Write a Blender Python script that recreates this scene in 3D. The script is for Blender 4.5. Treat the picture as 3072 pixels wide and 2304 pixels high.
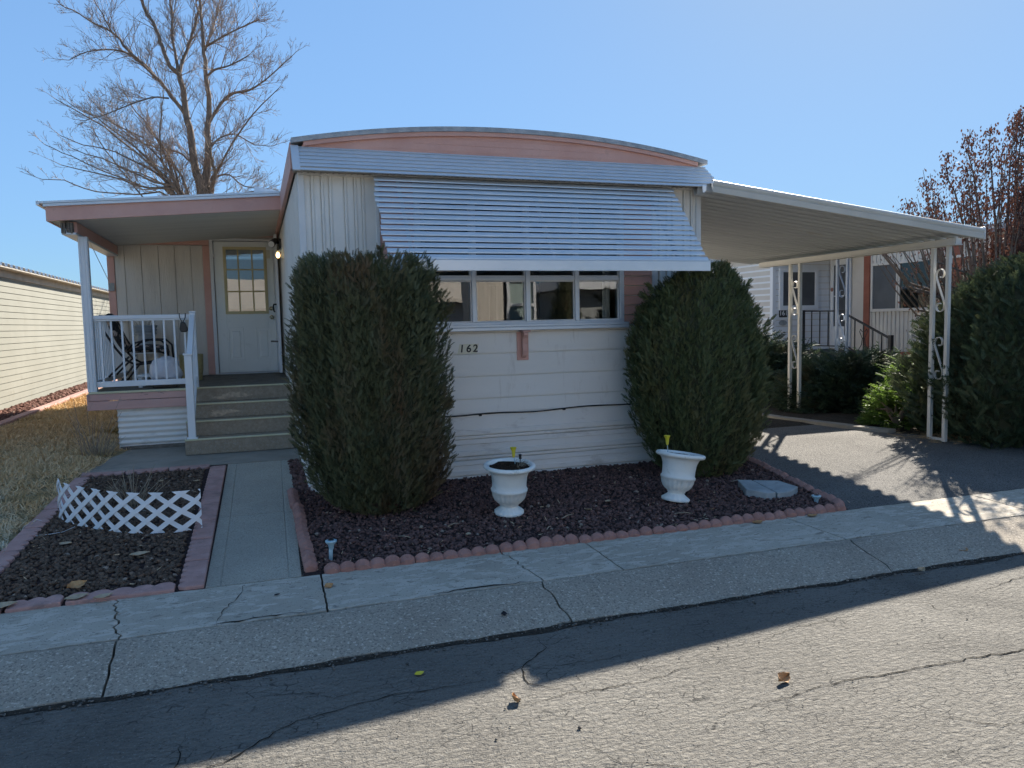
import bpy, bmesh, math, random
import numpy as np
from mathutils import Vector, Matrix, Euler
for o in list(bpy.data.objects): bpy.data.objects.remove(o, do_unlink=True)
SC = bpy.context.scene
C = SC.collection
PI = math.pi
R = math.radians
random.seed(7)
RNG = np.random.default_rng(11)
rnd = random.uniform

# ------------------------------------------------------------------ camera
EYE = 1.62
cam_d = bpy.data.cameras.new('camera'); cam = bpy.data.objects.new('camera', cam_d); C.objects.link(cam)
cam_d.sensor_width = 36.0; cam_d.lens = 36.0 * 2278.6 / 3072; cam_d.clip_start = 0.05; cam_d.clip_end = 2000
yaw, pitch, roll = R(18.568), R(4.666), R(-1.2203)
_f = Vector((math.sin(yaw)*math.cos(pitch), math.cos(yaw)*math.cos(pitch), -math.sin(pitch)))
_r = Vector((math.cos(yaw), -math.sin(yaw), 0)); _u = _r.cross(_f)
_r2 = _r*math.cos(roll) + _u*math.sin(roll); _u2 = -_r*math.sin(roll) + _u*math.cos(roll)
_m = Matrix((_r2, _u2, -_f)).transposed().to_4x4(); _m.translation = (0, 0, EYE)
cam.matrix_world = _m
SC.camera = cam

# ------------------------------------------------------------------ sky, sun, exposure
SUN_AZ, SUN_EL = R(44.0), R(33.8)      # azimuth from +Y towards +X
W = bpy.data.worlds.new('World'); SC.world = W; W.use_nodes = True
wn = W.node_tree; bg = wn.nodes['Background']
sky = wn.nodes.new('ShaderNodeTexSky'); sky.sky_type = 'NISHITA'; sky.sun_disc = False
sky.sun_elevation = SUN_EL; sky.sun_rotation = SUN_AZ
sky.air_density = 0.8; sky.dust_density = 5.5; sky.ozone_density = 1.5; sky.altitude = 5000
# soft shoulder on the sky's own radiance, so the hazy part round the sun does not swamp the blue
SKY_S, SKY_K = 0.12, 0.115
bw = wn.nodes.new('ShaderNodeRGBToBW'); m1 = wn.nodes.new('ShaderNodeMath'); m1.operation = 'MULTIPLY_ADD'; m1.inputs[1].default_value = SKY_S/SKY_K; m1.inputs[2].default_value = 1.0
m2 = wn.nodes.new('ShaderNodeMath'); m2.operation = 'DIVIDE'; m2.inputs[0].default_value = 1.0
vm = wn.nodes.new('ShaderNodeVectorMath'); vm.operation = 'SCALE'
wn.links.new(sky.outputs[0], bw.inputs[0]); wn.links.new(bw.outputs[0], m1.inputs[0]); wn.links.new(m1.outputs[0], m2.inputs[1])
wn.links.new(sky.outputs[0], vm.inputs[0]); wn.links.new(m2.outputs[0], vm.inputs['Scale']); tn = wn.nodes.new('ShaderNodeVectorMath'); tn.operation = 'MULTIPLY'; tn.inputs[1].default_value = (.90, 1.03, .96)
wn.links.new(vm.outputs[0], tn.inputs[0]); wn.links.new(tn.outputs[0], bg.inputs[0]); bg.inputs[1].default_value = SKY_S
sd = bpy.data.lights.new('sun', 'SUN'); sun = bpy.data.objects.new('sun', sd); C.objects.link(sun)
sd.energy = 2.0; sd.angle = R(0.53); sd.color = (1.0, 0.93, 0.82)
_d = Vector((math.sin(SUN_AZ)*math.cos(SUN_EL), math.cos(SUN_AZ)*math.cos(SUN_EL), math.sin(SUN_EL)))
sun.rotation_euler = (-_d).to_track_quat('-Z', 'Y').to_euler(); sun.location = _d*60
SC.view_settings.view_transform = 'Standard'; SC.view_settings.look = 'None'
SC.view_settings.exposure = 2.65; SC.view_settings.gamma = 1.0
SC.render.engine = 'CYCLES'
SC.cycles.max_bounces = 6; SC.cycles.diffuse_bounces = 3; SC.cycles.glossy_bounces = 3; SC.cycles.transparent_max_bounces = 8
SC.cycles.use_denoising = True; SC.cycles.caustics_reflective = False; SC.cycles.caustics_refractive = False

# ------------------------------------------------------------------ materials
def rgb(c): return (c[0], c[1], c[2], 1)
class NT:
    def __init__(s, name):
        s.m = bpy.data.materials.new(name); s.m.use_nodes = True; s.t = s.m.node_tree
        s.b = s.t.nodes['Principled BSDF']; s.out = s.t.nodes['Material Output']; s._tc = None
    def n(s, ty, **kw):
        x = s.t.nodes.new(ty)
        for k, v in kw.items(): setattr(x, k, v)
        return x
    def l(s, a, b): s.t.links.new(a, b)
    def co(s, kind='Object', scale=(1, 1, 1)):
        tc = s.n('ShaderNodeTexCoord'); mp = s.n('ShaderNodeMapping'); mp.inputs['Scale'].default_value = scale
        s.l(tc.outputs[kind], mp.inputs[0]); return mp.outputs[0]
    def noise(s, scale, detail=4, rough=.55, stretch=(1, 1, 1), dist=0):
        x = s.n('ShaderNodeTexNoise'); x.inputs['Scale'].default_value = scale; x.inputs['Detail'].default_value = detail
        x.inputs['Roughness'].default_value = rough; x.inputs['Distortion'].default_value = dist
        s.l(s.co(scale=stretch), x.inputs['Vector']); return x.outputs['Fac']
    def vor(s, scale, feature='F1', out='Distance', stretch=(1, 1, 1)):
        x = s.n('ShaderNodeTexVoronoi'); x.feature = feature; x.inputs['Scale'].default_value = scale
        s.l(s.co(scale=stretch), x.inputs['Vector']); return x.outputs[out]
    def ramp(s, fac, lo, hi):
        x = s.n('ShaderNodeMapRange'); x.inputs['From Min'].default_value = lo; x.inputs['From Max'].default_value = hi
        s.l(fac, x.inputs['Value']); return x.outputs['Result']
    def mix(s, fac, a, b, mode='MIX'):
        x = s.n('ShaderNodeMix', data_type='RGBA', blend_type=mode)
        if isinstance(fac, (int, float)): x.inputs['Factor'].default_value = fac
        else: s.l(fac, x.inputs['Factor'])
        for v, i in ((a, 6), (b, 7)):
            if isinstance(v, tuple): x.inputs[i].default_value = rgb(v)
            else: s.l(v, x.inputs[i])
        return x.outputs[2]
    def math(s, op, a, b=0.0):
        x = s.n('ShaderNodeMath', operation=op)
        for v, i in ((a, 0), (b, 1)):
            if isinstance(v, (int, float)): x.inputs[i].default_value = v
            else: s.l(v, x.inputs[i])
        return x.outputs[0]
    def bump(s, h, strength, dist):
        x = s.n('ShaderNodeBump'); x.inputs['Strength'].default_value = strength; x.inputs['Distance'].default_value = dist
        s.l(h, x.inputs['Height'])
        if s.b.inputs['Normal'].is_linked: s.l(s.b.inputs['Normal'].links[0].from_socket, x.inputs['Normal'])
        s.l(x.outputs[0], s.b.inputs['Normal'])
    def col(s, c):
        if isinstance(c, tuple): s.b.inputs['Base Color'].default_value = rgb(c)
        else: s.l(c, s.b.inputs['Base Color'])
    def set(s, rough=None, metal=None, spec=None, coat=None, trans=None):
        for k, v in (('Roughness', rough), ('Metallic', metal), ('Specular IOR Level', spec), ('Coat Weight', coat), ('Transmission Weight', trans)):
            if v is not None: s.b.inputs[k].default_value = v

def M(name, c1, c2=None, scale=4, lo=.38, hi=.66, rough=.6, bump=0, bscale=60, bdist=.01, metal=0, spec=.4, stretch=(1, 1, 1), coat=0, grime=None, speck=None):
    k = NT(name); k.set(rough=rough, metal=metal, spec=spec, coat=coat)
    c = c1
    if c2: c = k.mix(k.ramp(k.noise(scale, 5, .6, stretch), lo, hi), c1, c2)
    if grime:   # (colour, scale, lo, hi): irregular dirt of its own shape
        c = k.mix(k.ramp(k.noise(grime[1], 6, .7, grime[4] if len(grime) > 4 else (1, 1, 1), .3), grime[2], grime[3]), c, grime[0])
    if speck: c = k.mix(k.ramp(k.noise(speck[1], 2, .5), speck[2], speck[3]), c, speck[0])
    k.col(c)
    if bump: k.bump(k.noise(bscale, 3, .6, stretch), bump, bdist)
    return k.m

def leafmat(name, a, b, c, trans=.25, rough=.6, clump=3.0):
    k = NT(name); k.set(rough=rough, spec=.25)
    g = k.n('ShaderNodeNewGeometry')
    col = k.mix(g.outputs['Random Per Island'], a, b)
    col = k.mix(k.ramp(k.noise(clump, 3, .6, (1, 1, .35)), .50, .68), col, c)
    k.col(col)
    tr = k.n('ShaderNodeBsdfTranslucent'); k.l(col, tr.inputs[0])
    mx = k.n('ShaderNodeMixShader'); mx.inputs[0].default_value = trans
    k.l(k.b.outputs[0], mx.inputs[1]); k.l(tr.outputs[0], mx.inputs[2]); k.l(mx.outputs[0], k.out.inputs[0])
    return k.m

def glassmat(name, tint=(.9, .95, .95), ior=1.9):
    k = NT(name)
    t = k.n('ShaderNodeBsdfTransparent'); t.inputs[0].default_value = rgb(tint)
    g = k.n('ShaderNodeBsdfGlossy'); g.inputs['Roughness'].default_value = 0.01
    fr = k.n('ShaderNodeFresnel'); fr.inputs['IOR'].default_value = ior
    mx = k.n('ShaderNodeMixShader'); k.l(fr.outputs[0], mx.inputs[0]); k.l(t.outputs[0], mx.inputs[1]); k.l(g.outputs[0], mx.inputs[2])
    k.l(mx.outputs[0], k.out.inputs[0])
    bp = k.n('ShaderNodeBump'); bp.inputs['Strength'].default_value = .02; bp.inputs['Distance'].default_value = .02
    nz = k.n('ShaderNodeTexNoise'); nz.inputs['Scale'].default_value = 2.2; k.l(k.co(), nz.inputs['Vector'])
    k.l(nz.outputs[0], bp.inputs['Height']); k.l(bp.outputs[0], g.inputs['Normal'])
    return k.m

MT = {}
def mats():
    m = MT
    m['white_metal'] = M('white_metal', (.78, .745, .68), (.84, .81, .75), 2, rough=.42, bump=.05, bscale=9, grime=((.52, .48, .42), 5, .60, .85, (1, 1, .25)))
    m['white_lap'] = M('white_lap', (.80, .755, .685), (.86, .815, .75), 1.5, rough=.5, bump=.15, bscale=30, stretch=(.25, 1, 1), grime=((.56, .49, .42), 5, .56, .80, (1.6, 1, .35)))
    m['skirt'] = M('skirt', (.80, .75, .685), (.86, .81, .75), 1.5, rough=.5, bump=.1, bscale=12, grime=((.42, .34, .28), 6, .56, .78, (.35, 1, 1.4)))
    m['pink'] = M('pink', (.64, .345, .275), (.70, .40, .325), 3, rough=.6, bump=.15, bscale=40, grime=((.48, .28, .23), 6, .6, .8))
    m['pink_worn'] = M('pink_worn', (.60, .345, .295), (.66, .41, .355), 4, rough=.7, bump=.3, bscale=50, stretch=(.2, 1, 1), grime=((.13, .10, .085), 14, .64, .70, (.25, 1, 1)))
    m['roof'] = M('roof', (.30, .32, .34), (.45, .46, .47), 9, rough=.55, bump=.5, bscale=25, bdist=.015)
    m['alum'] = M('alum', (.60, .65, .70), (.66, .70, .74), 3, rough=.38, metal=.25, spec=.5, grime=((.45, .46, .47), 7, .62, .85))
    m['slat'] = M('slat', (.60, .63, .66), (.67, .69, .71), 2, rough=.30, metal=.35, spec=.6, grime=((.5, .5, .5), 6, .62, .9, (.3, 1, 1)))
    m['soffit'] = M('soffit', (.38, .34, .29), (.47, .43, .38), 4, rough=.7, bump=.1)
    m['ceiling'] = M('ceiling', (.76, .72, .64), (.83, .79, .71), 2, rough=.7, stretch=(.3, 3, 1), bump=.1, bscale=20)
    m['siding_tan'] = M('siding_tan', (.66, .595, .51), (.74, .675, .585), 2.5, rough=.7, stretch=(2.5, 1, .3), bump=.35, bscale=26, grime=((.42, .37, .31), 9, .62, .8, (1.5, 1, .4)))
    m['trim_white'] = M('trim_white', (.70, .70, .69), (.76, .755, .74), 3, rough=.45, grime=((.5, .48, .45), 8, .62, .82))
    m['rail_white'] = M('rail_white', (.74, .75, .76), (.78, .785, .79), 3, rough=.35)
    m['door'] = M('door', (.82, .825, .77), (.86, .865, .815), 1.3, rough=.4, grime=((.6, .6, .55), 4, .62, .85))
    m['yellow_trim'] = M('yellow_trim', (.60, .49, .24), (.66, .56, .32), 5, rough=.5)
    m['blind'] = M('blind', (.50, .515, .52), (.58, .59, .59), 3, rough=.6)
    m['carpet'] = M('carpet', (.185, .168, .14), (.25, .228, .19), 9, rough=.95, bump=.9, bscale=170, bdist=.012, spec=.1, grime=((.11, .098, .085), 5, .55, .75), speck=((.38, .35, .29), 120, .60, .7))
    m['riser'] = M('riser', (.36, .28, .20), (.46, .365, .27), 30, rough=.95, bump=.9, bscale=190, bdist=.012, spec=.1, speck=((.45, .42, .37), 150, .56, .68))
    m['nosing'] = M('nosing', (.60, .55, .34), (.66, .62, .43), 6, rough=.45, grime=((.4, .35, .22), 12, .6, .75))
    m['worn'] = M('worn', (.58, .45, .32), (.32, .25, .19), 22, rough=.9, bump=.5)
    m['wood_dark'] = M('wood_dark', (.15, .125, .10), (.27, .225, .18), 20, rough=.9, stretch=(1, .2, 4), bump=.6)
    m['black'] = M('black', (.014, .014, .015), (.022, .022, .022), 8, rough=.4)
    m['black_iron'] = M('black_iron', (.012, .012, .014), (.02, .02, .022), 8, rough=.35)
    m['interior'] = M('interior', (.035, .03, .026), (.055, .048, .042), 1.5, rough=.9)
    m['curtain'] = M('curtain', (.55, .56, .55), (.62, .62, .60), 5, rough=.9, stretch=(8, 1, .3))
    m['brass'] = M('brass', (.55, .47, .30), (.62, .55, .40), 5, rough=.25, metal=1)
    m['cream'] = M('cream', (.70, .66, .50), (.74, .70, .55), 8, rough=.5)
    m['digit'] = M('digit', (.02, .02, .02), None, rough=.4)
    m['digit_white'] = M('digit_white', (.75, .75, .75), None, rough=.4)
    m['carport_white'] = M('carport_white', (.60, .575, .52), (.66, .635, .58), 2, rough=.45, grime=((.5, .45, .36), 5, .62, .84))
    m['pan'] = M('pan', (.60, .62, .635), (.67, .69, .70), 2, rough=.5, stretch=(.3, 2, 1), grime=((.55, .51, .45), 4, .58, .8, (.4, 2, 1)))
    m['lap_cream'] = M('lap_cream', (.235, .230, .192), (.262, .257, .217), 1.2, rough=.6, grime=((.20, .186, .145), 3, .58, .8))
    m['nb_white'] = M('nb_white', (.78, .78, .775), (.82, .82, .815), 2, rough=.5)
    m['nb_tan'] = M('nb_tan', (.62, .565, .49), (.68, .625, .545), 2, rough=.55)
    m['nb_red'] = M('nb_red', (.27, .085, .05), (.32, .11, .07), 4, rough=.6)
    m['step_dark'] = M('step_dark', (.022, .02, .022), (.035, .032, .034), 6, rough=.8)
    m['urn'] = M('urn', (.80, .785, .72), (.85, .84, .785), 6, rough=.55, bump=.12, bscale=40, grime=((.46, .45, .36), 11, .60, .78))
    m['soil'] = M('soil', (.028, .017, .011), (.075, .045, .03), 60, rough=1, bump=1, bscale=90, bdist=.02, spec=.1)
    m['tulip_yellow'] = M('tulip_yellow', (.72, .58, .03), (.76, .66, .12), 9, rough=.35)
    m['solar'] = M('solar', (.33, .50, .56), (.45, .58, .62), 12, rough=.35)
    m['stone'] = M('stone', (.30, .31, .30), (.40, .41, .40), 7, rough=.85, bump=.4, bscale=30, grime=((.2, .2, .19), 12, .58, .7))
    m['brick'] = M('brick', (.33, .165, .13), (.42, .22, .175), 7, rough=.9, bump=.6, bscale=110, bdist=.006, grime=((.22, .115, .09), 12, .58, .74), speck=((.55, .34, .26), 140, .66, .74))
    m['pink_stone'] = M('pink_stone', (.42, .235, .20), (.52, .315, .275), 5, rough=.9, bump=.5, bscale=110, bdist=.006, grime=((.25, .16, .14), 7, .52, .72), speck=((.6, .44, .40), 150, .66, .74))
    m['lattice'] = M('lattice', (.82, .83, .84), (.86, .865, .87), 4, rough=.35)
    m['bark'] = M('bark', (.14, .105, .08), (.245, .19, .15), 9, rough=.9, stretch=(2, 2, .4), bump=.6, bscale=20)
    m['twig'] = M('twig', (.26, .19, .145), (.38, .29, .225), 2, rough=.8)
    m['deadstalk'] = M('deadstalk', (.30, .235, .16), (.42, .34, .25), 9, rough=.9)
    m['dryleaf'] = M('dryleaf', (.42, .20, .075), (.52, .30, .13), 30, rough=.7)
    m['dryleaf_pale'] = M('dryleaf_pale', (.42, .30, .18), (.52, .40, .27), 30, rough=.8)
    m['straw'] = M('straw', (.34, .23, .12), (.46, .33, .19), 20, rough=.9)
    m['arb'] = leafmat('arborvitae_leaf', (.080, .092, .048), (.135, .145, .072), (.165, .118, .068), .18)
    m['arb2'] = leafmat('arborvitae_leaf_green', (.080, .102, .044), (.135, .155, .064), (.165, .145, .064), .18)
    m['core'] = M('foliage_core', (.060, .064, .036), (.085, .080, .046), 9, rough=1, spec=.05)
    m['juniper'] = leafmat('juniper_leaf', (.055, .085, .052), (.09, .125, .068), (.095, .092, .052), .2)
    m['conifer'] = leafmat('conifer_leaf', (.055, .075, .040), (.09, .12, .058), (.10, .105, .052), .2)
    m['bright'] = leafmat('bright_leaf', (.10, .17, .035), (.17, .26, .05), (.14, .18, .06), .42)
    m['redleaf'] = leafmat('red_leaf', (.085, .042, .034), (.155, .068, .046), (.12, .08, .068), .25, .6)
    m['glass'] = glassmat('glass', ior=2.2)
    m['glass_dim'] = glassmat('glass_dim', (.55, .6, .62), 1.7)
    m['screen'] = M('screen', (.075, .08, .085), (.10, .105, .11), 3, rough=.35)
    m['chair_cloth'] = None
    # patterned cushion
    k = NT('floral_cloth'); k.set(rough=.9)
    v = k.vor(11); c = k.mix(k.ramp(v, .40, .46), (.46, .36, .30), (.02, .02, .022))
    c = k.mix(k.ramp(k.noise(16, 2, .5, dist=1.5), .56, .6), c, (.06, .05, .045)); k.col(c); m['chair_cloth'] = k.m
    # worn asphalt street: aggregate with a cracked skin
    k = NT('asphalt'); k.set(rough=.86, spec=.32)
    c = k.mix(k.ramp(k.noise(1.1, 5, .6), .35, .68), (.160, .147, .126), (.21, .195, .168))
    c = k.mix(k.ramp(k.noise(.55, 5, .65, dist=.8), .50, .66), c, (.115, .106, .092))
    c = k.mix(k.ramp(k.noise(70, 3, .7), .57, .67), c, (.055, .054, .05))
    c = k.mix(k.ramp(k.noise(95, 2, .6), .60, .70), c, (.26, .255, .235))
    cr = k.math('MULTIPLY', k.ramp(k.vor(15, 'DISTANCE_TO_EDGE', stretch=(.8, 1.5, 1)), .05, .0), k.ramp(k.noise(4.5, 4, .7), .50, .60))
    c = k.mix(k.math('MULTIPLY', k.ramp(k.noise(26, 4, .7, (.6, 1.3, 1), 1.2), .60, .66), .75), c, (.06, .057, .052))
    c = k.mix(cr, c, (.035, .033, .03)); k.col(c)
    k.bump(k.noise(30, 4, .7, (.8, 1.5, 1), .6), 1.0, .028); k.bump(k.noise(140, 2, .5), .5, .006); m['asphalt'] = k.m
    # driveway: open coarse blacktop
    k = NT('driveway_asphalt'); k.set(rough=.9, spec=.3)
    c = k.mix(k.ramp(k.noise(1.5, 4, .6), .35, .65), (.135, .125, .112), (.185, .172, .155))
    c = k.mix(k.ramp(k.noise(85, 2, .6), .52, .62), c, (.045, .044, .043))
    c = k.mix(k.ramp(k.noise(110, 2, .6), .60, .68), c, (.30, .285, .26)); k.col(c)
    k.bump(k.noise(60, 3, .6), .9, .02); m['drive'] = k.m
    # weathered pavement with flaked skin
    k = NT('pavement'); k.set(rough=.88, spec=.3)
    c = k.mix(k.ramp(k.noise(1.3, 4, .6), .35, .65), (.385, .335, .265), (.465, .41, .33))
    c = k.mix(k.ramp(k.noise(17, 4, .62, (.42, 1, 1), .7), .51, .565), c, (.535, .475, .39))
    c = k.mix(k.ramp(k.noise(22, 4, .6, (.5, 1, 1), .4), .60, .66), c, (.28, .245, .195))
    c = k.mix(k.ramp(k.noise(90, 2, .5), .64, .7), c, (.12, .12, .115)); k.col(c)
    k.bump(k.noise(40, 4, .6, (.5, 1, 1)), .45, .008); m['pavement'] = k.m
    k = NT('kerb_concrete'); k.set(rough=.9, spec=.3)
    c = k.mix(k.ramp(k.noise(1.7, 5, .6), .35, .65), (.33, .28, .22), (.405, .35, .275))
    c = k.mix(k.ramp(k.noise(75, 3, .7), .52, .60), c, (.205, .175, .14))
    c = k.mix(k.ramp(k.noise(60, 2, .5), .60, .66), c, (.56, .48, .385))
    c = k.mix(k.ramp(k.noise(2.6, 4, .7, (.4, 1, 1)), .58, .76), c, (.245, .21, .17)); k.col(c)
    k.bump(k.noise(85, 3, .6), .7, .01); m['kerb'] = k.m
    k = NT('path_concrete'); k.set(rough=.9, spec=.3)
    c = k.mix(k.ramp(k.noise(1.6, 5, .6), .35, .65), (.345, .31, .25), (.43, .39, .315))
    c = k.mix(k.ramp(k.noise(95, 2, .6), .54, .62), c, (.26, .235, .19))
    c = k.mix(k.ramp(k.noise(110, 2, .6), .62, .7), c, (.58, .51, .41)); k.col(c)
    k.bump(k.noise(90, 3, .6), .6, .008); m['path'] = k.m
    m['pad'] = M('pad_concrete', (.245, .22, .18), (.325, .295, .245), 2.2, rough=.9, bump=.5, bscale=70, grime=((.14, .138, .13), 4, .55, .75))
    m['dirt'] = M('dirt', (.035, .03, .024), (.08, .065, .05), 30, rough=1, bump=1, bscale=70, bdist=.02, spec=.1)
    m['crack'] = M('crack_fill', (.016, .015, .013), (.03, .028, .024), 40, rough=1, spec=.05)
    def rockm(name, a, b, c3):
        k = NT(name); k.set(rough=.95, spec=.15); g = k.n('ShaderNodeNewGeometry')
        c = k.mix(g.outputs['Random Per Island'], a, b); c = k.mix(k.ramp(g.outputs['Random Per Island'], .984, .987), c, (.36, .28, .22)); c = k.mix(k.ramp(k.noise(140, 2, .5), .58, .7), c, c3); k.col(c)
        k.bump(k.noise(160, 2, .6), .8, .006); return k.m
    m['lava'] = rockm('lava_rock', (.095, .058, .050), (.23, .128, .108), (.045, .028, .026))
    m['lava_brown'] = rockm('brown_rock', (.090, .060, .044), (.20, .135, .096), (.045, .031, .024))
    m['lava_red'] = rockm('red_rock', (.12, .055, .042), (.21, .115, .09), (.05, .025, .02))
    m['grit'] = rockm('grit', (.06, .055, .05), (.24, .22, .19), (.10, .09, .08))
    m['lava_base'] = M('lava_base', (.045, .031, .029), (.075, .05, .047), 60, rough=1, bump=1, bscale=70, bdist=.02, spec=.1)
    k = NT('dry_turf'); k.set(rough=1, spec=.1)
    c = k.mix(k.ramp(k.noise(1.6, 4, .6), .40, .62), (.30, .225, .105), (.38, .31, .18))
    c = k.mix(k.ramp(k.noise(14, 4, .7), .52, .66), c, (.16, .12, .065)); k.col(c)
    k.bump(k.noise(50, 4, .7), 1, .03); m['turf'] = k.m
    k = NT('dry_blade'); k.set(rough=.9, spec=.15); g = k.n('ShaderNodeNewGeometry')
    c = k.mix(g.outputs['Random Per Island'], (.60, .40, .20), (.82, .61, .37))
    pale = k.mix(g.outputs['Random Per Island'], (.52, .455, .32), (.72, .65, .50))
    sx = k.n('ShaderNodeSeparateXYZ'); k.l(k.co(), sx.inputs[0])
    z = k.math('ADD', k.math('MULTIPLY', sx.outputs[1], -.28), k.math('MULTIPLY', k.noise(2.2, 4, .6), 2.0))
    c = k.mix(k.ramp(z, -1.05, -.55), c, pale)
    c = k.mix(k.ramp(k.noise(.9, 3, .5), .58, .68), c, (.36, .25, .10)); k.col(c); m['blade'] = k.m
    k = NT('bulb_glow'); k.b.inputs['Emission Color'].default_value = (1, .62, .25, 1); k.b.inputs['Emission Strength'].default_value = .8; k.col((1, .8, .5)); m['bulb'] = k.m
    m['bag'] = M('bag', (.62, .62, .66), (.72, .70, .72), 6, rough=.4, bump=.3, bscale=14, bdist=.02)
    m['bucket'] = M('bucket', (.33, .36, .38), (.45, .47, .48), 5, rough=.45)
    m['basket'] = M('basket', (.36, .29, .13), (.46, .39, .20), 20, rough=.8, stretch=(1, 1, 6))
    m['blue_iron'] = M('blue_iron', (.36, .40, .46), (.42, .46, .52), 6, rough=.4)
mats()

# ------------------------------------------------------------------ mesh helpers
class MB:
    def __init__(s): s.v = []; s.f = []
    def add(s, vs, fs):
        n = len(s.v); s.v += [tuple(v) for v in vs]; s.f += [tuple(i+n for i in f) for f in fs]; return s
    def box(s, x0, x1, y0, y1, z0, z1):
        return s.add([(x0, y0, z0), (x1, y0, z0), (x1, y1, z0), (x0, y1, z0), (x0, y0, z1), (x1, y0, z1), (x1, y1, z1), (x0, y1, z1)],
                     [(0, 3, 2, 1), (4, 5, 6, 7), (0, 1, 5, 4), (1, 2, 6, 5), (2, 3, 7, 6), (3, 0, 4, 7)])
    def hexa(s, p): return s.add(p, [(0, 3, 2, 1), (4, 5, 6, 7), (0, 1, 5, 4), (1, 2, 6, 5), (2, 3, 7, 6), (3, 0, 4, 7)])
    def bar(s, a, b, w, h, up=(0, 0, 1)):
        a = Vector(a); b = Vector(b); d = (b-a).normalized(); u = Vector(up)
        if abs(d.dot(u)) > .98: u = Vector((1, 0, 0))
        x = d.cross(u).normalized(); y = x.cross(d).normalized(); x *= w/2; y *= h/2
        return s.hexa([a-x-y, a+x-y, a+x+y, a-x+y, b-x-y, b+x-y, b+x+y, b-x+y])
    def tube(s, pts, rad, n=8, cap=True, closed=False):
        P = [Vector(p) for p in pts]; k = len(P)
        rs = rad if isinstance(rad, (list, tuple)) else [rad]*k
        t0 = (P[1]-P[0]).normalized(); ref = Vector((0, 0, 1)) if abs(t0.z) < .9 else Vector((1, 0, 0))
        x = t0.cross(ref).normalized(); vs = []; fs = []
        for i in range(k):
            t = (P[min(i+1, k-1)]-P[max(i-1, 0)])
            t = t.normalized() if t.length > 1e-9 else t0
            x = (x - t*x.dot(t)); x = x.normalized() if x.length > 1e-6 else t.orthogonal().normalized(); y = t.cross(x)
            for j in range(n):
                a = 2*PI*j/n; vs.append(P[i]+(x*math.cos(a)+y*math.sin(a))*rs[i])
        for i in range(k-1):
            for j in range(n): fs.append((i*n+j, i*n+(j+1) % n, (i+1)*n+(j+1) % n, (i+1)*n+j))
        if closed:
            for j in range(n): fs.append(((k-1)*n+j, (k-1)*n+(j+1) % n, (j+1) % n, j))
        elif cap: fs += [tuple(range(n-1, -1, -1)), tuple((k-1)*n+j for j in range(n))]
        return s.add(vs, fs)
    def lathe(s, prof, c=(0, 0, 0), n=32, mod=None, rot=None):
        vs = []; fs = []; k = len(prof); c = Vector(c)
        for i, (r, z) in enumerate(prof):
            for j in range(n):
                a = 2*PI*j/n; rr = r*(1+(mod(i, a) if mod else 0)); p = Vector((rr*math.cos(a), rr*math.sin(a), z))
                if rot: p = rot @ p
                vs.append(p+c)
        for i in range(k-1):
            for j in range(n): fs.append((i*n+j, i*n+(j+1) % n, (i+1)*n+(j+1) % n, (i+1)*n+j))
        return s.add(vs, fs)
    def prism(s, poly, P, t0, t1):   # poly in (a,b); P(a,b,t)
        n = len(poly); vs = [P(a, b, t0) for a, b in poly]+[P(a, b, t1) for a, b in poly]
        return s.add(vs, [tuple(range(n-1, -1, -1)), tuple(range(n, 2*n))]+[(i, (i+1) % n, n+(i+1) % n, n+i) for i in range(n)])
    def strip(s, prof, P, t0, t1):   # open profile (a,b) swept between t0 and t1
        n = len(prof); vs = [P(a, b, t0) for a, b in prof]+[P(a, b, t1) for a, b in prof]
        return s.add(vs, [(i, i+1, n+i+1, n+i) for i in range(n-1)])
    def build(s, name, mat, parent=None, bevel=0, smooth=False, seg=2, solid=0):
        me = bpy.data.meshes.new(name); me.from_pydata(s.v, [], s.f)
        bm = bmesh.new(); bm.from_mesh(me); bmesh.ops.recalc_face_normals(bm, faces=bm.faces); bm.to_mesh(me); bm.free()
        return link(name, me, mat, parent, bevel, smooth, seg, solid)
def link(name, me, mat, parent=None, bevel=0, smooth=False, seg=2, solid=0):
    o = bpy.data.objects.new(name, me); C.objects.link(o)
    if mat: me.materials.append(MT[mat] if isinstance(mat, str) else mat)
    if smooth:
        for p in me.polygons: p.use_smooth = True
    if solid:
        q = o.modifiers.new('solid', 'SOLIDIFY'); q.thickness = solid; q.offset = 0
    if bevel:
        q = o.modifiers.new('bevel', 'BEVEL'); q.width = bevel; q.segments = seg; q.limit_method = 'ANGLE'; q.angle_limit = R(40)
    if parent:
        o.parent = parent
        off = Vector((0, 0, 0)); q = parent
        while q: off += q.location; q = q.parent
        if off.length > 0: me.transform(Matrix.Translation(-off))
    return o
def npmesh(name, V, F, mat, parent=None, smooth=False):
    V = np.asarray(V, np.float32).reshape(-1, 3); F = np.asarray(F, np.int32); k = F.shape[1]
    me = bpy.data.meshes.new(name)
    me.vertices.add(len(V)); me.vertices.foreach_set('co', V.ravel())
    me.loops.add(F.size); me.loops.foreach_set('vertex_index', F.ravel())
    me.polygons.add(len(F)); me.polygons.foreach_set('loop_start', np.arange(0, F.size, k, dtype=np.int32))
    me.update(calc_edges=True); me.validate()
    return link(name, me, mat, parent, smooth=smooth)
def tag(o, label=None, cat=None, group=None, kind=None):
    if label: o['label'] = label
    if cat: o['category'] = cat
    if group: o['group'] = group
    if kind: o['kind'] = kind
    return o
def thing(name, label, cat, loc=(0, 0, 0), group=None):
    o = bpy.data.objects.new(name, None); C.objects.link(o); o.location = loc; o.empty_display_size = .2
    return tag(o, label, cat, group)
def struct(mb, name, mat, **kw): return tag(mb.build(name, mat, **kw), kind='structure')
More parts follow.
